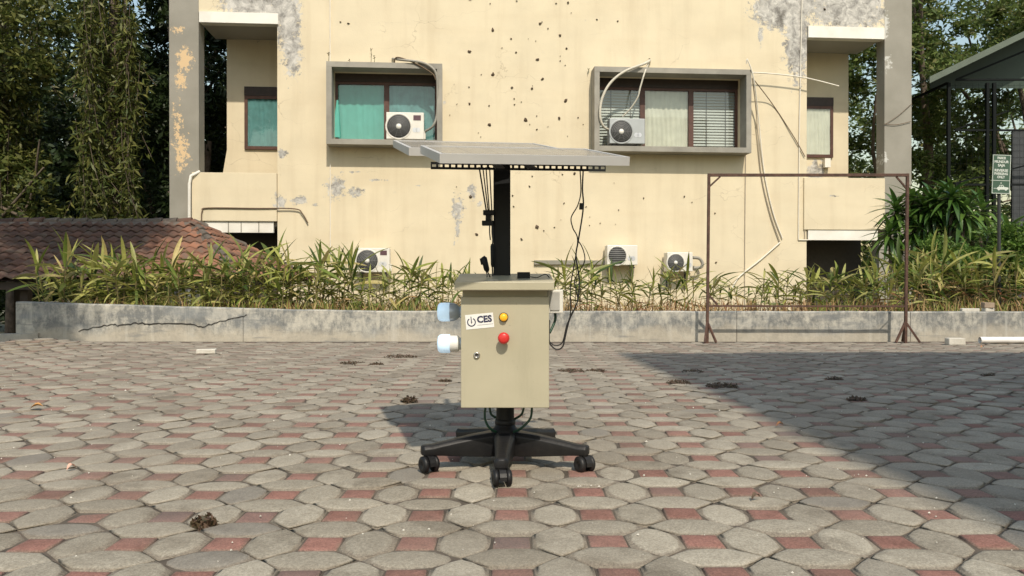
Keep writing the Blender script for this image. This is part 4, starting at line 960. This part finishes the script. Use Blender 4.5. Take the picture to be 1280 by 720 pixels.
zones = [  # px0, px1, count, tallest leaf tip y in photo, label
    (48, 110, 13, 303, 'green cane plant near the left wall end'),
    (110, 170, 15, 302, 'green cane plant above the crack'),
    (170, 235, 15, 306, 'green cane plant before the dark roof'),
    (235, 290, 14, 302, 'green cane plant before the roof hip'),
    (290, 350, 15, 302, 'green cane plant before the orange roof side'),
    (350, 405, 14, 303, 'tall cane plant right of the tiled roof'),
    (405, 446, 10, 306, 'cane plant before the leftmost low air conditioner'),
    (484, 530, 10, 318, 'cane plant right of leftmost low air conditioner'),
    (446, 484, 7, 334, 'short cane plant below the leftmost low air conditioner'),
    (530, 590, 9, 324, 'cane plant just left of the cabinet'),
    (590, 690, 9, 340, 'cane plant half hidden behind the cabinet'),
    (690, 755, 11, 320, 'cane plant behind the hanging black cables'),
    (755, 815, 9, 330, 'cane plant below the slatted air conditioner'),
    (815, 880, 9, 328, 'cane plant below the coiled pipe'),
    (880, 945, 8, 336, 'sparse cane plant inside left goal frame'),
    (945, 1005, 10, 328, 'yellowing cane plant amid the goal frame'),
    (1005, 1065, 13, 326, 'cane plant before the dark opening'),
    (1065, 1125, 14, 318, 'cane plant inside right goal frame end'),
    (1125, 1180, 17, 300, 'half dried cane plant right of goal frame'),
    (1180, 1235, 16, 300, 'half dried cane plant below feathery shrub'),
    (1235, 1300, 15, 302, 'half dried cane plant around sign pole')]
ORD = ['first', 'second', 'third', 'fourth', 'fifth', 'sixth', 'seventh', 'eighth', 'ninth', 'tenth', 'eleventh', 'twelfth', 'thirteenth', 'fourteenth', 'fifteenth', 'sixteenth']
for px0, px1, cnt, ytop, lab in zones:
    rows_ = ([], [])
    protos = [cane_plant(.55, random.randint(14, 20), lab, .22 if px0 < 400 else (.35 if px0 < 1100 else .6)) for _ in range(3)]
    for k in range(cnt):
        o = protos[k] if k < 3 else copy_tree(protos[k % 3])
        Y = random.uniform(9.25, 10.2); px = px0 + (px1 - px0) * (k + random.uniform(0, 1)) / cnt
        rows_[Y >= 9.7].append(o)
        top = CAMH + (355 - ytop) / F * Y; s_ = (top - .27) / .80 * random.choice((.66, .8, .9, .98, 1.04))
        s_ = max(s_, .5)
        o.location = ((px - 640) / F * Y, Y, .26); o.rotation_euler = (0, 0, random.uniform(0, 6.28)); o.scale = (s_, s_, s_)
    for rw, nm in zip(rows_, ('front', 'back')):
        for q_, o in enumerate(sorted(rw, key=lambda o: o.location.x / o.location.y)): o['label'] = '%s, %s from left in %s row' % (lab, ORD[q_], nm)
# dry undergrowth
V = []; Fc = []
def und(n, x0, x1, green=0):
    for k in range(n):
        x = random.uniform(x0, x1); y = random.uniform(9.17, 10.2); z = .27; h = random.uniform(.05, .26); w = random.uniform(.003, .008); lx, ly = random.gauss(0, .07), random.gauss(0, .04)
        n0 = len(V); V.extend([(x - w, y, z), (x + w, y, z), (x + w * .8 + lx * .5, y + ly * .5, z + h * .6), (x - w * .8 + lx * .5, y + ly * .5, z + h * .6), (x + lx, y + ly, z + h)]); Fc.append((n0, n0 + 1, n0 + 2, n0 + 3)); Fc.append((n0 + 3, n0 + 2, n0 + 4))
und(2600, -5.45, 9.0)
mb = MB(); mb.add(V, Fc); stuff(mb.build('dry_undergrowth', m_dry))
V = []; Fc = []; und(1600, -5.4, -.8); und(1500, 3.6, 9); mb = MB(); mb.add(V, Fc); stuff(mb.build('green_undergrowth', m_leaf))

# ------------------------------------------------------------------ trees
m_bark = pbr('bark', (.13, .10, .075), .95, var=.4, scale=7, bump=.8)
m_lfd = leafmat('dark_tree_leaf', [(.018, .034, .010), (.03, .055, .014), (.045, .07, .02), (.022, .045, .014)], .25)
m_lfy = leafmat('hanging_leaf', [(.05, .08, .018), (.13, .16, .035), (.22, .22, .06), (.06, .085, .02)], .3)
m_lfr = leafmat('right_tree_leaf', [(.09, .14, .035), (.14, .20, .05), (.22, .29, .08), (.10, .15, .04), (.28, .27, .10)], .4)
def leaves(C, size, mat, name, parent, droop=0.0, aspect=.38):
    n = len(C); d = np.random.normal(size=(n, 3)); d[:, 2] = d[:, 2] * .7 - droop; d /= np.linalg.norm(d, axis=1)[:, None]
    q = np.random.normal(size=(n, 3)); q[:, 2] += .0; e = np.cross(d, q); e /= np.linalg.norm(e, axis=1)[:, None] + 1e-9
    s_ = (size * np.random.uniform(.6, 1.3, n))[:, None]
    nrm = np.cross(d, e)
    V = np.empty((n, 4, 3)); V[:, 0] = C; V[:, 1] = C + d * s_ * .45 + e * s_ * aspect * .5 + nrm * s_ * .08; V[:, 2] = C + d * s_; V[:, 3] = C + d * s_ * .45 - e * s_ * aspect * .5 + nrm * s_ * .08
    me = fast_mesh(name, V.reshape(-1, 3), np.arange(n * 4).reshape(n, 4), mat)
    return stuff(obj(name, me, parent))
def clumps(cen, rad, nclump, per, cr, shell=.55):
    out = []
    for k in range(nclump):
        d = np.random.normal(size=3); d /= np.linalg.norm(d); r = random.uniform(shell, 1) ** .7
        c = np.array(cen) + d * np.array(rad) * r; s_ = cr * random.uniform(.5, 1.3)
        m = int(per * random.uniform(.5, 1.4)); pts = np.random.normal(size=(m, 3)); pts /= np.linalg.norm(pts, axis=1)[:, None]; pts *= (np.random.uniform(.3, 1, m) ** .6)[:, None] * s_ * np.array([1, 1, .6])
        out.append(pts + c)
    return np.concatenate(out)
def tree(name, label, base, htop, crowns, mat, size, tr=.22, droop=0.0, cat='tree', limbs=7, group=None):
    t = thing(name, label, cat, base, 0, group); b = Vector(base)
    top = Vector((random.gauss(0, .3), random.gauss(0, .3), htop * .62)); pts = [Vector((0, 0, -.1)), Vector((random.gauss(0, .15), 0, htop * .2)), top * .6 + Vector((random.gauss(0, .2), 0, 0)), top]
    sp = smooth_path(pts, 4); MB().tube(sp, [tr * (1.25 - .8 * i / len(sp)) for i in range(len(sp))], 10).build('trunk', m_bark, t)
    for k in range(limbs):
        c = random.choice(crowns); e = Vector(c[0]) - b + Vector([random.gauss(0, .55) * q for q in c[1]]); s0 = sp[random.randint(len(sp) // 3, len(sp) - 1)]
        mid = (s0 + e) / 2 + Vector((random.gauss(0, .3), random.gauss(0, .3), random.gauss(.1, .3))); q = smooth_path([s0, mid, e], 4)
        MB().tube(q, [tr * .42 * (1 - .8 * i / len(q)) for i in range(len(q))], 6).build('limb', m_bark, t)
    C = np.concatenate([clumps(c, r, n, per, cr) for c, r, n, per, cr in crowns]) - np.array(base)
    leaves(C, size, mat, 'crown', t, droop); return t
GZ = -1.4
# left background
tree('shade_tree', 'dark dense tree filling the far left edge behind the tiled roof', (-13.5, 20, GZ), 9, [((-14, 20.5, 3.5), (3.2, 2.2, 4.2), 70, 170, .8), ((-13.5, 19.5, 7.5), (3.5, 2.4, 2), 34, 170, .8)], m_lfd, .2)
tree('shade_tree', 'dark leafy tree left of the grey pillar behind the tiled roof', (-9.5, 22, GZ), 10, [((-10, 22.5, 4), (2.8, 2, 4.6), 75, 170, .8), ((-10, 22, 8.5), (3.6, 2.2, 1.8), 34, 170, .8)], m_lfd, .2)
tree('shade_tree', 'tall dark tree seen through the left balcony', (-8.2, 28.5, GZ), 12, [((-8.5, 28.5, 5), (3.4, 2, 6), 80, 150, .9)], m_lfd, .24)
tree('shade_tree', 'farthest dark tree closing the gap at left', (-17, 28, GZ), 12, [((-17, 28, 5), (5.5, 2, 6.5), 110, 150, 1.1)], m_lfd, .26)
def hanging(label, x, y, ztop, zbot, w, n, per, size=.17):
    t = thing('hanging_vine_tree', label, 'tree', (x, y, GZ)); pts = []
    MB().tube(smooth_path([(0, .2, -.1), (.1, .2, 2.5), (-.1, .2, 5), (0, .2, ztop - GZ - .5)], 4), .11, 8).build('trunk', m_bark, t)
    mb = MB()
    cl_ = [(random.gauss(0, w * .5), random.gauss(0, w * .5)) for _ in range(9)]
    for k in range(n):
        cc = random.choice(cl_); a = np.array([cc[0] + random.gauss(0, w * .13), cc[1] + random.gauss(0, w * .13), random.uniform(zbot + (ztop - zbot) * .25, ztop) - GZ]); ln = random.uniform(.8, 2.6); dx_ = random.gauss(0, .25)
        line = [Vector((a[0] + dx_ * q * q, a[1] - .15 * q, a[2] - ln * q)) for q in (0, .33, .66, 1)]
        line = [p for p in line if p.z > zbot - GZ - .3]
        if len(line) < 2: continue
        mb.tube(line, .008, 3, cap=False)
        m = int(per * ln); q = np.random.uniform(0, 1, m)[:, None]; base = a + np.array([dx_, -.15, 0]) * q * q + np.array([0, 0, -ln]) * q
        pts.append(base + np.random.normal(size=(m, 3)) * .07)
    stuff(mb.build('hanging_stems', m_bark, t)); C = np.concatenate(pts); C = C[C[:, 2] > 1.0 + 0 * C[:, 0]]
    leaves(C, size, m_lfy, 'crown', t, droop=1.0, aspect=.22)
hanging('column of hanging yellow green foliage left of the grey pillar', -8.9, 17.6, 8, .3, .62, 120, 42, .2)
hanging('hanging yellow green foliage at the left edge, its leaves in long strings', -11.6, 18, 8.2, 2.2, 1.0, 130, 42, .22)
tree('broadleaf_tree', 'olive leaved tree crown overhanging the top left corner', (-12.6, 17.2, GZ), 8, [((-11.8, 17.3, 6.2), (2.6, 1.0, 1.5), 40, 150, .55), ((-10.8, 17.4, 3.2), (1.0, .6, 2.2), 16, 120, .45)], m_lfy, .17, tr=.14)
tree('broadleaf_tree', 'dark leafy tree touching the upper left edge of the grey pillar', (-8.0, 20, GZ), 9, [((-8.6, 20, 6.6), (1.9, 1.2, 2.6), 60, 150, .6), ((-8.4, 20, 2.6), (1.6, 1, 2.4), 30, 140, .6)], m_lfd, .2, tr=.14)
# right background
tree('broadleaf_tree', 'tall green tree with sky gaps right of the grey pillar', (11.6, 22.5, GZ), 10, [((11.4, 22.5, 4.6), (2.4, 1.8, 3.8), 105, 170, .6), ((12.2, 22.8, 8.4), (3.4, 1.8, 2.0), 80, 160, .6)], m_lfr, .19)
tree('broadleaf_tree', 'green tree behind the green steel canopy', (16.2, 25, GZ), 11, [((16.0, 25, 5.0), (3.8, 2, 4.9), 125, 170, .7), ((16, 25, 8.8), (3.6, 1.8, 1.6), 30, 100, .6)], m_lfr, .2)
tree('broadleaf_tree', 'green tree with sky gaps seen through the right balcony', (9.6, 28.5, GZ), 12, [((10.3, 28.5, 5.2), (3.0, 1.8, 5.4), 120, 150, .7)], m_lfr, .2)
tree('broadleaf_tree', 'farthest tree at the right edge beyond the canopy', (21, 31, GZ), 12, [((21, 31, 5), (5, 2, 5), 80, 120, .9)], m_lfr, .24)
# low thicket behind canopy and hedge far away
C = clumps((14.0, 22.5, .8), (5.5, 1.0, 1.5), 85, 150, .6, .1); stuff(leaves(C, .17, m_lfd, 'undergrowth', None, 0))
C = np.concatenate([clumps((x, 42 + random.random() * 4, 2), (4, 2, 4), 20, 120, 1.6, .1) for x in range(-34, 40, 6)] + [clumps((x, 33, 4), (3.5, 1.5, 6), 50, 120, 1.4, .1) for x in (-26, -22, -18, -14, -11)] + [clumps((x, 26, 3), (2.5, 1, 5.5), 45, 130, 1.0, .1) for x in (-15, -12)]); stuff(leaves(C, .5, m_lfd, 'distant_woods', None, 0))
# off-frame trees that shade the left
tree('shade_tree', 'overhanging tree beyond the left edge of the yard', (-8.9, 6.2, 0), 8, [((-8.6, 8.6, 7.2), (4.2, 3.2, 1.4), 210, 150, .8), ((-5.25, 4.75, 4.75), (1.05, .8, .5), 60, 150, .42)], m_lfd, .2)

m_bush = leafmat('bright_bush_leaf', [(.06, .13, .02), (.12, .22, .035), (.20, .30, .06)], .35)
# glossy strap leaved shrubs at right
m_dr = leafmat('strap_leaf', [(.04, .10, .018), (.08, .16, .03), (.15, .25, .05)], .25, .3, .6)
sl_ = [leaf_mesh('leaf', .46, .085, .75, m_dr), leaf_mesh('leaf', .38, .075, 1.0, m_dr, .3)]
def strap_shrub(label, heads, Y):
    p = wp(heads[0][0], 380, Y); t = thing('dracaena_shrub', label, 'shrub', (p.x, Y, GZ))
    for px, py, n, sc_ in heads:
        c = wp(px, py, Y + random.uniform(-.2, .3)) - Vector((p.x, Y, GZ))
        MB().tube([(c.x * .3, 0, 0), (c.x * .7, c.y, c.z * .6), c], .025, 6).build('stem', m_bark, t)
        for i in range(n):
            q = i / n; az = i * 2.399; pit = 1.45 - 2.0 * q
            o = obj('leaf', random.choice(sl_), t); s_ = sc_ * random.uniform(.8, 1.1)
            o.matrix_local = Matrix.Translation(c - Vector((0, 0, .12 * q))) @ Matrix.Rotation(az, 4, 'Z') @ Matrix.Rotation(pit, 4, 'X') @ Matrix.Scale(s_, 4)
strap_shrub('glossy dark green shrub with strap leaves beside the right balcony', [(1120, 262, 46, 1), (1142, 285, 44, 1), (1112, 292, 40, .9), (1140, 250, 40, .9), (1126, 318, 36, .9), (1155, 262, 40, .9)], 13.2)
strap_shrub('glossy green shrub with drooping strap leaves left of the canopy post', [(1168, 256, 50, 1.05), (1190, 245, 40, .95), (1166, 282, 40, .95), (1206, 264, 40, .95), (1188, 290, 36, .9)], 13.0)
strap_shrub('shaded strap leaved shrub at the canopy foot', [(1228, 262, 28, 1), (1260, 290, 26, 1), (1215, 300, 28, .9)], 13.6)
t = thing('feathery_shrub', 'soft light green feathery shrub in front of the strap leaved shrubs', 'shrub', (*wp(1178, 380, 11.6).xy, GZ))
c = wp(1178, 335, 11.6) - Vector(t.location); MB().tube([(0, 0, 0), (0, 0, 1.6)], .03, 6).build('stem', m_bark, t)
leaves(clumps(tuple(c), (.60, .4, .42), 70, 240, .16, .2), .06, m_bush, 'foliage', t)
t = thing('feathery_shrub', 'bright green shrub behind the parking sign pole', 'shrub', (*wp(1265, 380, 11.9).xy, GZ))
c = wp(1265, 325, 11.9) - Vector(t.location); MB().tube([(0, 0, 0), (0, 0, 1.6)], .03, 6).build('stem', m_bark, t)
leaves(clumps(tuple(c), (.60, .4, .65), 70, 170, .18, .2), .08, m_bush, 'foliage', t)

# ------------------------------------------------------------------ green steel canopy
m_cg = pbr('green_grey_paint', (.10, .125, .095), .6, var=.1, scale=4); m_cd = pbr('dark_green_sheet', (.028, .05, .035), .6, var=.12, scale=3); m_cb = pbr('canopy_steel', (.008, .010, .010), .8, spec=.15)
cp = thing('steel_canopy', 'open dark green steel shed with sloping roof and wire mesh at the right edge', 'shed', (10.33, 18.5, GZ))
def LC(px, py, Y=18.5): p = wp(px, py, Y); return Vector((p.x - 10.33, p.y - 18.5, p.z - GZ))
e0, e1_ = LC(1160, 98), LC(1280, 40); sl = (e1_.z - e0.z) / (e1_.x - e0.x)
rx = e0.x + 5.4; rz = e0.z + sl * 5.4
for sgn in (0, 1):
    xs2 = (e0.x, rx - .002) if not sgn else (rx + .002, rx + 5.4); z2 = (e0.z, rz) if not sgn else (rz, e0.z)
    vs = [(xs2[0], 0, z2[0]), (xs2[1], 0, z2[1]), (xs2[1], 2.6, z2[1]), (xs2[0], 2.6, z2[0])]
    MB().add(vs + [(x, y, z - .03) for x, y, z in vs], [(0, 1, 2, 3), (4, 5, 6, 7), (0, 1, 5, 4), (1, 2, 6, 5), (2, 3, 7, 6), (3, 0, 4, 7)]).build('roof_sheet', m_cd, cp)
    vs = [(xs2[0], -.05, z2[0] - .13), (xs2[1], -.05, z2[1] - .13), (xs2[1], -.05, z2[1] + .02), (xs2[0], -.05, z2[0] + .02)]
    MB().add(vs + [(x, -.004, z) for x, y, z in vs], [(0, 1, 2, 3), (4, 5, 6, 7), (0, 1, 5, 4), (1, 2, 6, 5), (2, 3, 7, 6), (3, 0, 4, 7)]).build('fascia', m_cg, cp)
def cbar(a, b, r=.035, name='beam', mat=m_cb):
    a, b = Vector(a), Vector(b); d = b - a; MB().box(-r, r, -r, r, 0, d.length, M=Matrix.Translation(a) @ d.to_track_quat('Z', 'Y').to_matrix().to_4x4()).build(name, mat, cp)
for px in (1194, 1243, 1251.5):
    t_ = LC(px, 100); cbar((t_.x, .3, 0), (t_.x, .3, t_.z), .034, 'post')
for xx in (4.6, 8.2): cbar((xx, .3, 0), (xx, .3, 6.6), .035, 'post')
for xx in (0, 4.6, 8.2): cbar((xx, 2.4, 0), (xx, 2.4, 6.6), .035, 'post')
for py, Yd in ((100, .3), (163, .3), (231, .3)):
    a_ = LC(1194, py, 18.8); cbar((a_.x, .3, a_.z), (8.2, .3, a_.z), .022)
a_, b_ = LC(1194, 162, 18.8), LC(1262, 138, 18.8); cbar((a_.x, .36, a_.z), (b_.x, .36, b_.z), .018, 'diagonal')
a_, b_ = LC(1194, 229, 18.8), LC(1290, 205, 18.8); cbar((a_.x, .36, a_.z), (b_.x, .36, b_.z), .018, 'diagonal')
a_, b_ = LC(1196, 99, 18.8), LC(1285, 62, 18.8); cbar((a_.x, .36, a_.z), (b_.x, .36, b_.z), .022, 'truss')
cbar((0, .3, LC(0, 100).z), (0, 2.4, LC(0, 100).z), .025)
MB().add([(e0.x + .5, .9, LC(0, 99).z), (rx, .9, LC(0, 99).z), (rx, .9, rz - .06), (e0.x + .5, .9, e0.z + sl * .5 - .06)], [(0, 1, 2, 3)]).build('gable_sheet', m_cd, cp)
mb = MB(); zt_ = LC(0, 100).z
for k in range(58): mb.box(.05 + k * .14, .05 + k * .14 + .004, .33, .334, .1, zt_)
for k in range(44): mb.box(.02, 8.2, .335, .339, .1 + k * .155, .104 + k * .155)
stuff(mb.build('wire_mesh', m_cb, cp))
a_, b_ = LC(1262, 165, 19.8), LC(1330, 330, 19.8); MB().box(a_.x, b_.x, 1.2, 1.26, 0, a_.z).build('grey_screen', pbr('dark_grey_screen', (.045, .05, .055), .7), cp)

# ------------------------------------------------------------------ parking sign
m_sgn = pbr('green_sign', (.05, .10, .065), .5, var=.08); m_sw = pbr('sign_white', (.62, .66, .60), .6); m_pole = pbr('dark_pole', (.03, .032, .032), .6)
sp_ = wp(1251, 390, 9.75)
sg = thing('parking_sign', 'green REVERSE PARKING ONLY sign with white car picture on a dark pole', 'sign', (sp_.x, 9.75, .26))
def LS(px, py): p = wp(px, py, 9.75); return Vector((p.x - sp_.x, 0, p.z - .26))
MB().tube([(.0, .03, -.1), (LS(1250, 242).x, .03, LS(0, 205).z)], .020, 12).build('pole', m_pole, sg)
c0, c1 = LS(1239.5, 242.5), LS(1262.5, 193.5); bx = (c0.x + c1.x) / 2; w, h = c1.x - c0.x, c1.z - c0.z
SM = Matrix.Translation((bx, 0, (c0.z + c1.z) / 2)) @ Matrix.Rotation(R(2), 4, 'Y')
brd = MB().box(-w / 2, w / 2, -.004, .004, -h / 2, h / 2, M=SM, bev=.0015).build('board', m_sgn, sg)
mb = MB(); hollow_w = .006
for q in ((-w / 2 + .004, w / 2 - .004, h / 2 - .010, h / 2 - .004), (-w / 2 + .004, w / 2 - .004, -h / 2 + .004, -h / 2 + .010), (-w / 2 + .004, -w / 2 + .010, -h / 2 + .01, h / 2 - .01), (w / 2 - .010, w / 2 - .004, -h / 2 + .01, h / 2 - .01), (-w / 2 + .01, w / 2 - .01, -h * .16 - .003, -h * .16 + .003)):
    mb.box(q[0], q[1], -.0055, -.0042, q[2], q[3], M=SM)
mb.build('border', m_sw, brd)
for txt, yy, wd in (('PARKIR', .41, .105), ('MUNDUR', .315, .175), ('SAJA', .225, .09), ('REVERSE', .095, .165), ('PARKING', .01, .165), ('ONLY', -.075, .095)):
    me = text_mesh(txt, .042, m_sw, 'lettering', .0015); xs3 = [v.co.x for v in me.vertices]; sx = wd / (max(xs3) - min(xs3))
    for v in me.vertices: v.co.x *= sx
    o = obj('lettering', me, brd); o.matrix_local = SM @ Matrix.Translation((-.004, -.0056, yy * h)) @ Matrix.Rotation(R(90), 4, 'X')
mb = MB(); cy = -.345 * h
car = [(-.055, -.018), (-.05, .004), (-.035, .010), (-.022, .034), (.018, .036), (.036, .012), (.085, .006), (.09, -.014), (.075, -.02), (.05, -.022), (-.04, -.022)]
mb.add([SM @ Vector((x + .005, -.0057, cy + z)) for x, z in car], [tuple(range(len(car)))]); mb.box(-.09, -.045, -.0058, -.0045, cy - .012, cy - .006, M=SM)
for x in (-.026, .062): mb.lathe([(.0005, -.006), (.014, -.006)], SM @ Vector((x, 0, cy - .02)), (0, 1, 0), 12)
mb.box(-.006, .006, -.0058, -.0045, cy + .052, cy + .064, M=SM); mb.build('car_symbol', m_sw, brd)
mb = MB(); mb.add([SM @ Vector((x + .005, -.0062, cy + z)) for x, z in ((-.026, .012), (-.017, .029), (-.004, .029), (-.004, .012))], [(0, 1, 2, 3)]); mb.add([SM @ Vector((x + .005, -.0062, cy + z)) for x, z in ((.002, .012), (.002, .029), (.014, .030), (.025, .012))], [(0, 1, 2, 3)]); mb.build('car_window', m_sgn, brd)

# ------------------------------------------------------------------ tiled pavilion
def tile_mat():
    s = NT('clay_roof_tile'); oi = s.n('ShaderNodeObjectInfo'); ge = s.n('ShaderNodeNewGeometry'); p = ge.outputs['Position']
    rnd = s.math('FRACT', s.math('ADD', ge.outputs['Random Per Island'], oi.outputs['Random']))
    sep = s.n('ShaderNodeSeparateXYZ'); s.l(p, sep.inputs[0])
    k = s.mix(rnd, (.15, .078, .052), (.30, .14, .085))
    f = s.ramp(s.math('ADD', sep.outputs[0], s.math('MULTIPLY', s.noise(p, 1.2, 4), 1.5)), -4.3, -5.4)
    k = s.mix(s.math('MULTIPLY', f, .85), k, s.mix(rnd, (.06, .038, .032), (.115, .065, .05)))  # left tiles browner: grime, with the tree's shade painted in
    k = s.mix(s.math('MULTIPLY', s.ramp(s.noise(p, 5, 6, .7), .48, .68), .7), k, (.12, .105, .085))
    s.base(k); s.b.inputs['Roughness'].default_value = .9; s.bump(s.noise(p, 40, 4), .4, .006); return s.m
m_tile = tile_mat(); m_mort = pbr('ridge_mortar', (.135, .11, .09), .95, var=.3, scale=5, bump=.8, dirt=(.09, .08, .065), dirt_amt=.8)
pv = thing('tiled_pavilion', 'low open pavilion with old dark clay tile hip roof beyond the planter wall', 'pavilion', (-8, 13.5, GZ))
EY0, EY1, RY, EZ, RZ, HX, RXE, LX = 11.5, 15.5, 13.5, .73, 1.70, -3.9, -5.43, -14.0
o0 = Vector((-8, 13.5, GZ))
TW, CS = .174, .224
def tile_shape(w, l, n=6):
    vs = []; fs = []
    for t, zo in ((0, 0.030), (1, .0)):
        for i in range(n + 1):
            q = i / n; z = .020 * math.sin(q * 6.283 - .4) + .012
            vs.append((q * w * 1.06, t * l, z + zo))
    for t in (0,):
        for i in range(n + 1):
            q = i / n; z = .020 * math.sin(q * 6.283 - .4) + .012 - .016; vs.append((q * w * 1.06, 0, z + .03))
    m = n + 1
    fs = [(i, i + 1, m + i + 1, m + i) for i in range(n)] + [(2 * m + i, 2 * m + i + 1, i + 1, i) for i in range(n)]
    return vs, fs
tv, tf = tile_shape(TW, CS * 1.15)
def roof_frame(origin, ux, uy): uz = ux.cross(uy); return Matrix(((ux.x, uy.x, uz.x, origin.x), (ux.y, uy.y, uz.y, origin.y), (ux.z, uy.z, uz.z, origin.z), (0, 0, 0, 1)))
tiles = []
sfront = Vector((0, RY - EY0, RZ - EZ)); Ls = sfront.length; uyf = sfront.normalized(); Fm = roof_frame(Vector((LX, EY0, EZ)), Vector((1, 0, 0)), uyf)
nr = int(Ls / CS)
for r in range(nr + 1):
    for c in range(int((HX - LX) / TW) + 1):
        u = c * TW; y = r * CS; X = LX + u; lim = HX + (RXE - HX) * (y / Ls)
        if X + TW * .5 > lim: continue
        tiles.append((X, Fm @ Matrix.Translation((u, y - .03, random.gauss(0, .003))) @ Matrix.Rotation(random.gauss(0, .012), 4, 'Z')))
sside = Vector((RXE - HX, 0, RZ - EZ)); L2 = sside.length; uys = sside.normalized(); Sm = roof_frame(Vector((HX, EY0, EZ)), Vector((0, 1, 0)), uys)
for r in range(int(L2 / CS) + 1):
    for c in range(int((EY1 - EY0) / TW)):
        u = c * TW; y = r * CS; f = y / L2
        if u < (RY - EY0) * f or u + TW > (EY1 - EY0) - (EY1 - RY) * f + .1: continue
        tiles.append((X + 5, Sm @ Matrix.Translation((u, y - .03, random.gauss(0, .003))) @ Matrix.Rotation(random.gauss(0, .012), 4, 'Z')))
rf_ = obj('roof', None, pv)
# deck under tiles
mb = MB()
q = [Vector(p) - o0 for p in ((LX, EY0, EZ - .03), (HX, EY0, EZ - .03), (RXE, RY, RZ - .03), (LX, RY, RZ - .03), (HX, EY1, EZ - .03), (LX, EY1, EZ - .03))]
mb.add(q, [(0, 1, 2, 3), (1, 4, 2), (3, 2, 4, 5)]); me_ = mb.mesh('roof', m_woodd); rf_.data if False else None
bpy.data.objects.remove(rf_); rf_ = obj('roof', me_, pv)
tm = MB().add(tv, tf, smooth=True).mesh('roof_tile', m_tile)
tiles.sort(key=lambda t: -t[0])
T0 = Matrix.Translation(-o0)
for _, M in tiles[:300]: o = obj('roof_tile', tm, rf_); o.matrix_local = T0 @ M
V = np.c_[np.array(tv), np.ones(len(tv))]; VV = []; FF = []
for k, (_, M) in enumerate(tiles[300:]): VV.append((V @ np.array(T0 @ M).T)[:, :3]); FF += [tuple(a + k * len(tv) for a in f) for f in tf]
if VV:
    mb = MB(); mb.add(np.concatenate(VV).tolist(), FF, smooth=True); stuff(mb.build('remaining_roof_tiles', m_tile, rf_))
# ridge caps
def ridge(a, b, n, mortar=.10):
    a, b = Vector(a) - o0, Vector(b) - o0
    for i in range(n):
        p, q_ = a.lerp(b, i / n), a.lerp(b, (i + .93) / n); mb = MB(); j = Vector((0, random.gauss(0, .006), random.gauss(0, .006)))
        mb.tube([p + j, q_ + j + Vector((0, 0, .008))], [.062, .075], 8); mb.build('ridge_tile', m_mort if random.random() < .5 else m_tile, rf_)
    mb = MB(); N = n * 3; vs = []; d = (b - a).normalized(); s_ = d.cross(Vector((0, 0, 1))).normalized()
    for i in range(N + 1):
        p = a.lerp(b, i / N)
        for sx, zz in ((-1, -.055), (-.6, .0), (0, .035), (.6, .0), (1, -.055)):
            vs.append(p + s_ * sx * mortar * random.uniform(.85, 1.25) + Vector((0, 0, zz)))
    mb.add(vs, [(i * 5 + k, i * 5 + k + 1, (i + 1) * 5 + k + 1, (i + 1) * 5 + k) for i in range(N) for k in range(4)], smooth=True); mb.build('ridge_mortar', m_mort, rf_)
ridge((LX, RY, RZ), (RXE, RY, RZ), 34, .14); ridge((RXE, RY, RZ), (HX, EY0, EZ + .02), 10, .13); ridge((RXE, RY, RZ), (HX, EY1, EZ + .02), 10, .09)
for x in (-12.5, -9.4, -7.9, -7.3, -4.6):
    for y in (11.9, 15.1): MB().box(x - .06 + 8, x + .06 + 8, y - 13.56, y - 13.44, 0, EZ - GZ - .04).build('post', m_woodd, pv)
MB().box(LX + 8, HX + 7.9, -1.9, -1.84, EZ - GZ - .16, EZ - GZ - .05).build('eave_beam', m_woodd, pv)
MB().box(-5.9, 3.9, -1.7, -1.6, 0.0, .55).build('low_wall', m_conc, pv)
# drooping dark wire off the roof corner not needed

# ------------------------------------------------------------------ building behind the camera that casts the wide shade
m_nb = pbr('pale_plaster', (.55, .52, .45), .9, var=.08, scale=2)
nb = thing('neighbour_building', 'plain pale building beside the yard, outside the photograph to the right', 'building', (2.62, .22, 0))
MB().add([(0, 0, -.1), (9, 0, -.1), (9, -8, -.1), (.5, -8, -.1), (0, 0, 8), (9, 0, 8), (9, -8, 8), (.5, -8, 8)], [(0, 1, 2, 3), (4, 5, 6, 7), (0, 1, 5, 4), (1, 2, 6, 5), (2, 3, 7, 6), (3, 0, 4, 7)]).build('wall', m_nb, nb)
MB().add([(-.02, 0, 8.003), (-.02, 0, 8.1), (.45, -8, 8.1), (.45, -8, 8.003), (9, 0, 8.003), (9, 0, 8.1), (9, -8, 8.1), (9, -8, 8.003)], [(0, 1, 2, 3), (4, 5, 6, 7), (1, 2, 6, 5), (0, 3, 7, 4), (0, 1, 5, 4), (2, 3, 7, 6)]).build('roof', m_box, nb)
for i in range(2):
    for z in (1, 4.5):
        w_ = MB().box(1.2 + i * 3, 2.8 + i * 3, .001, .05, z, z + 1.5).build('window_frame', m_wood, nb); MB().box(1.3 + i * 3, 2.7 + i * 3, .051, .056, z + .1, z + 1.4).build('pane', m_glass, w_)
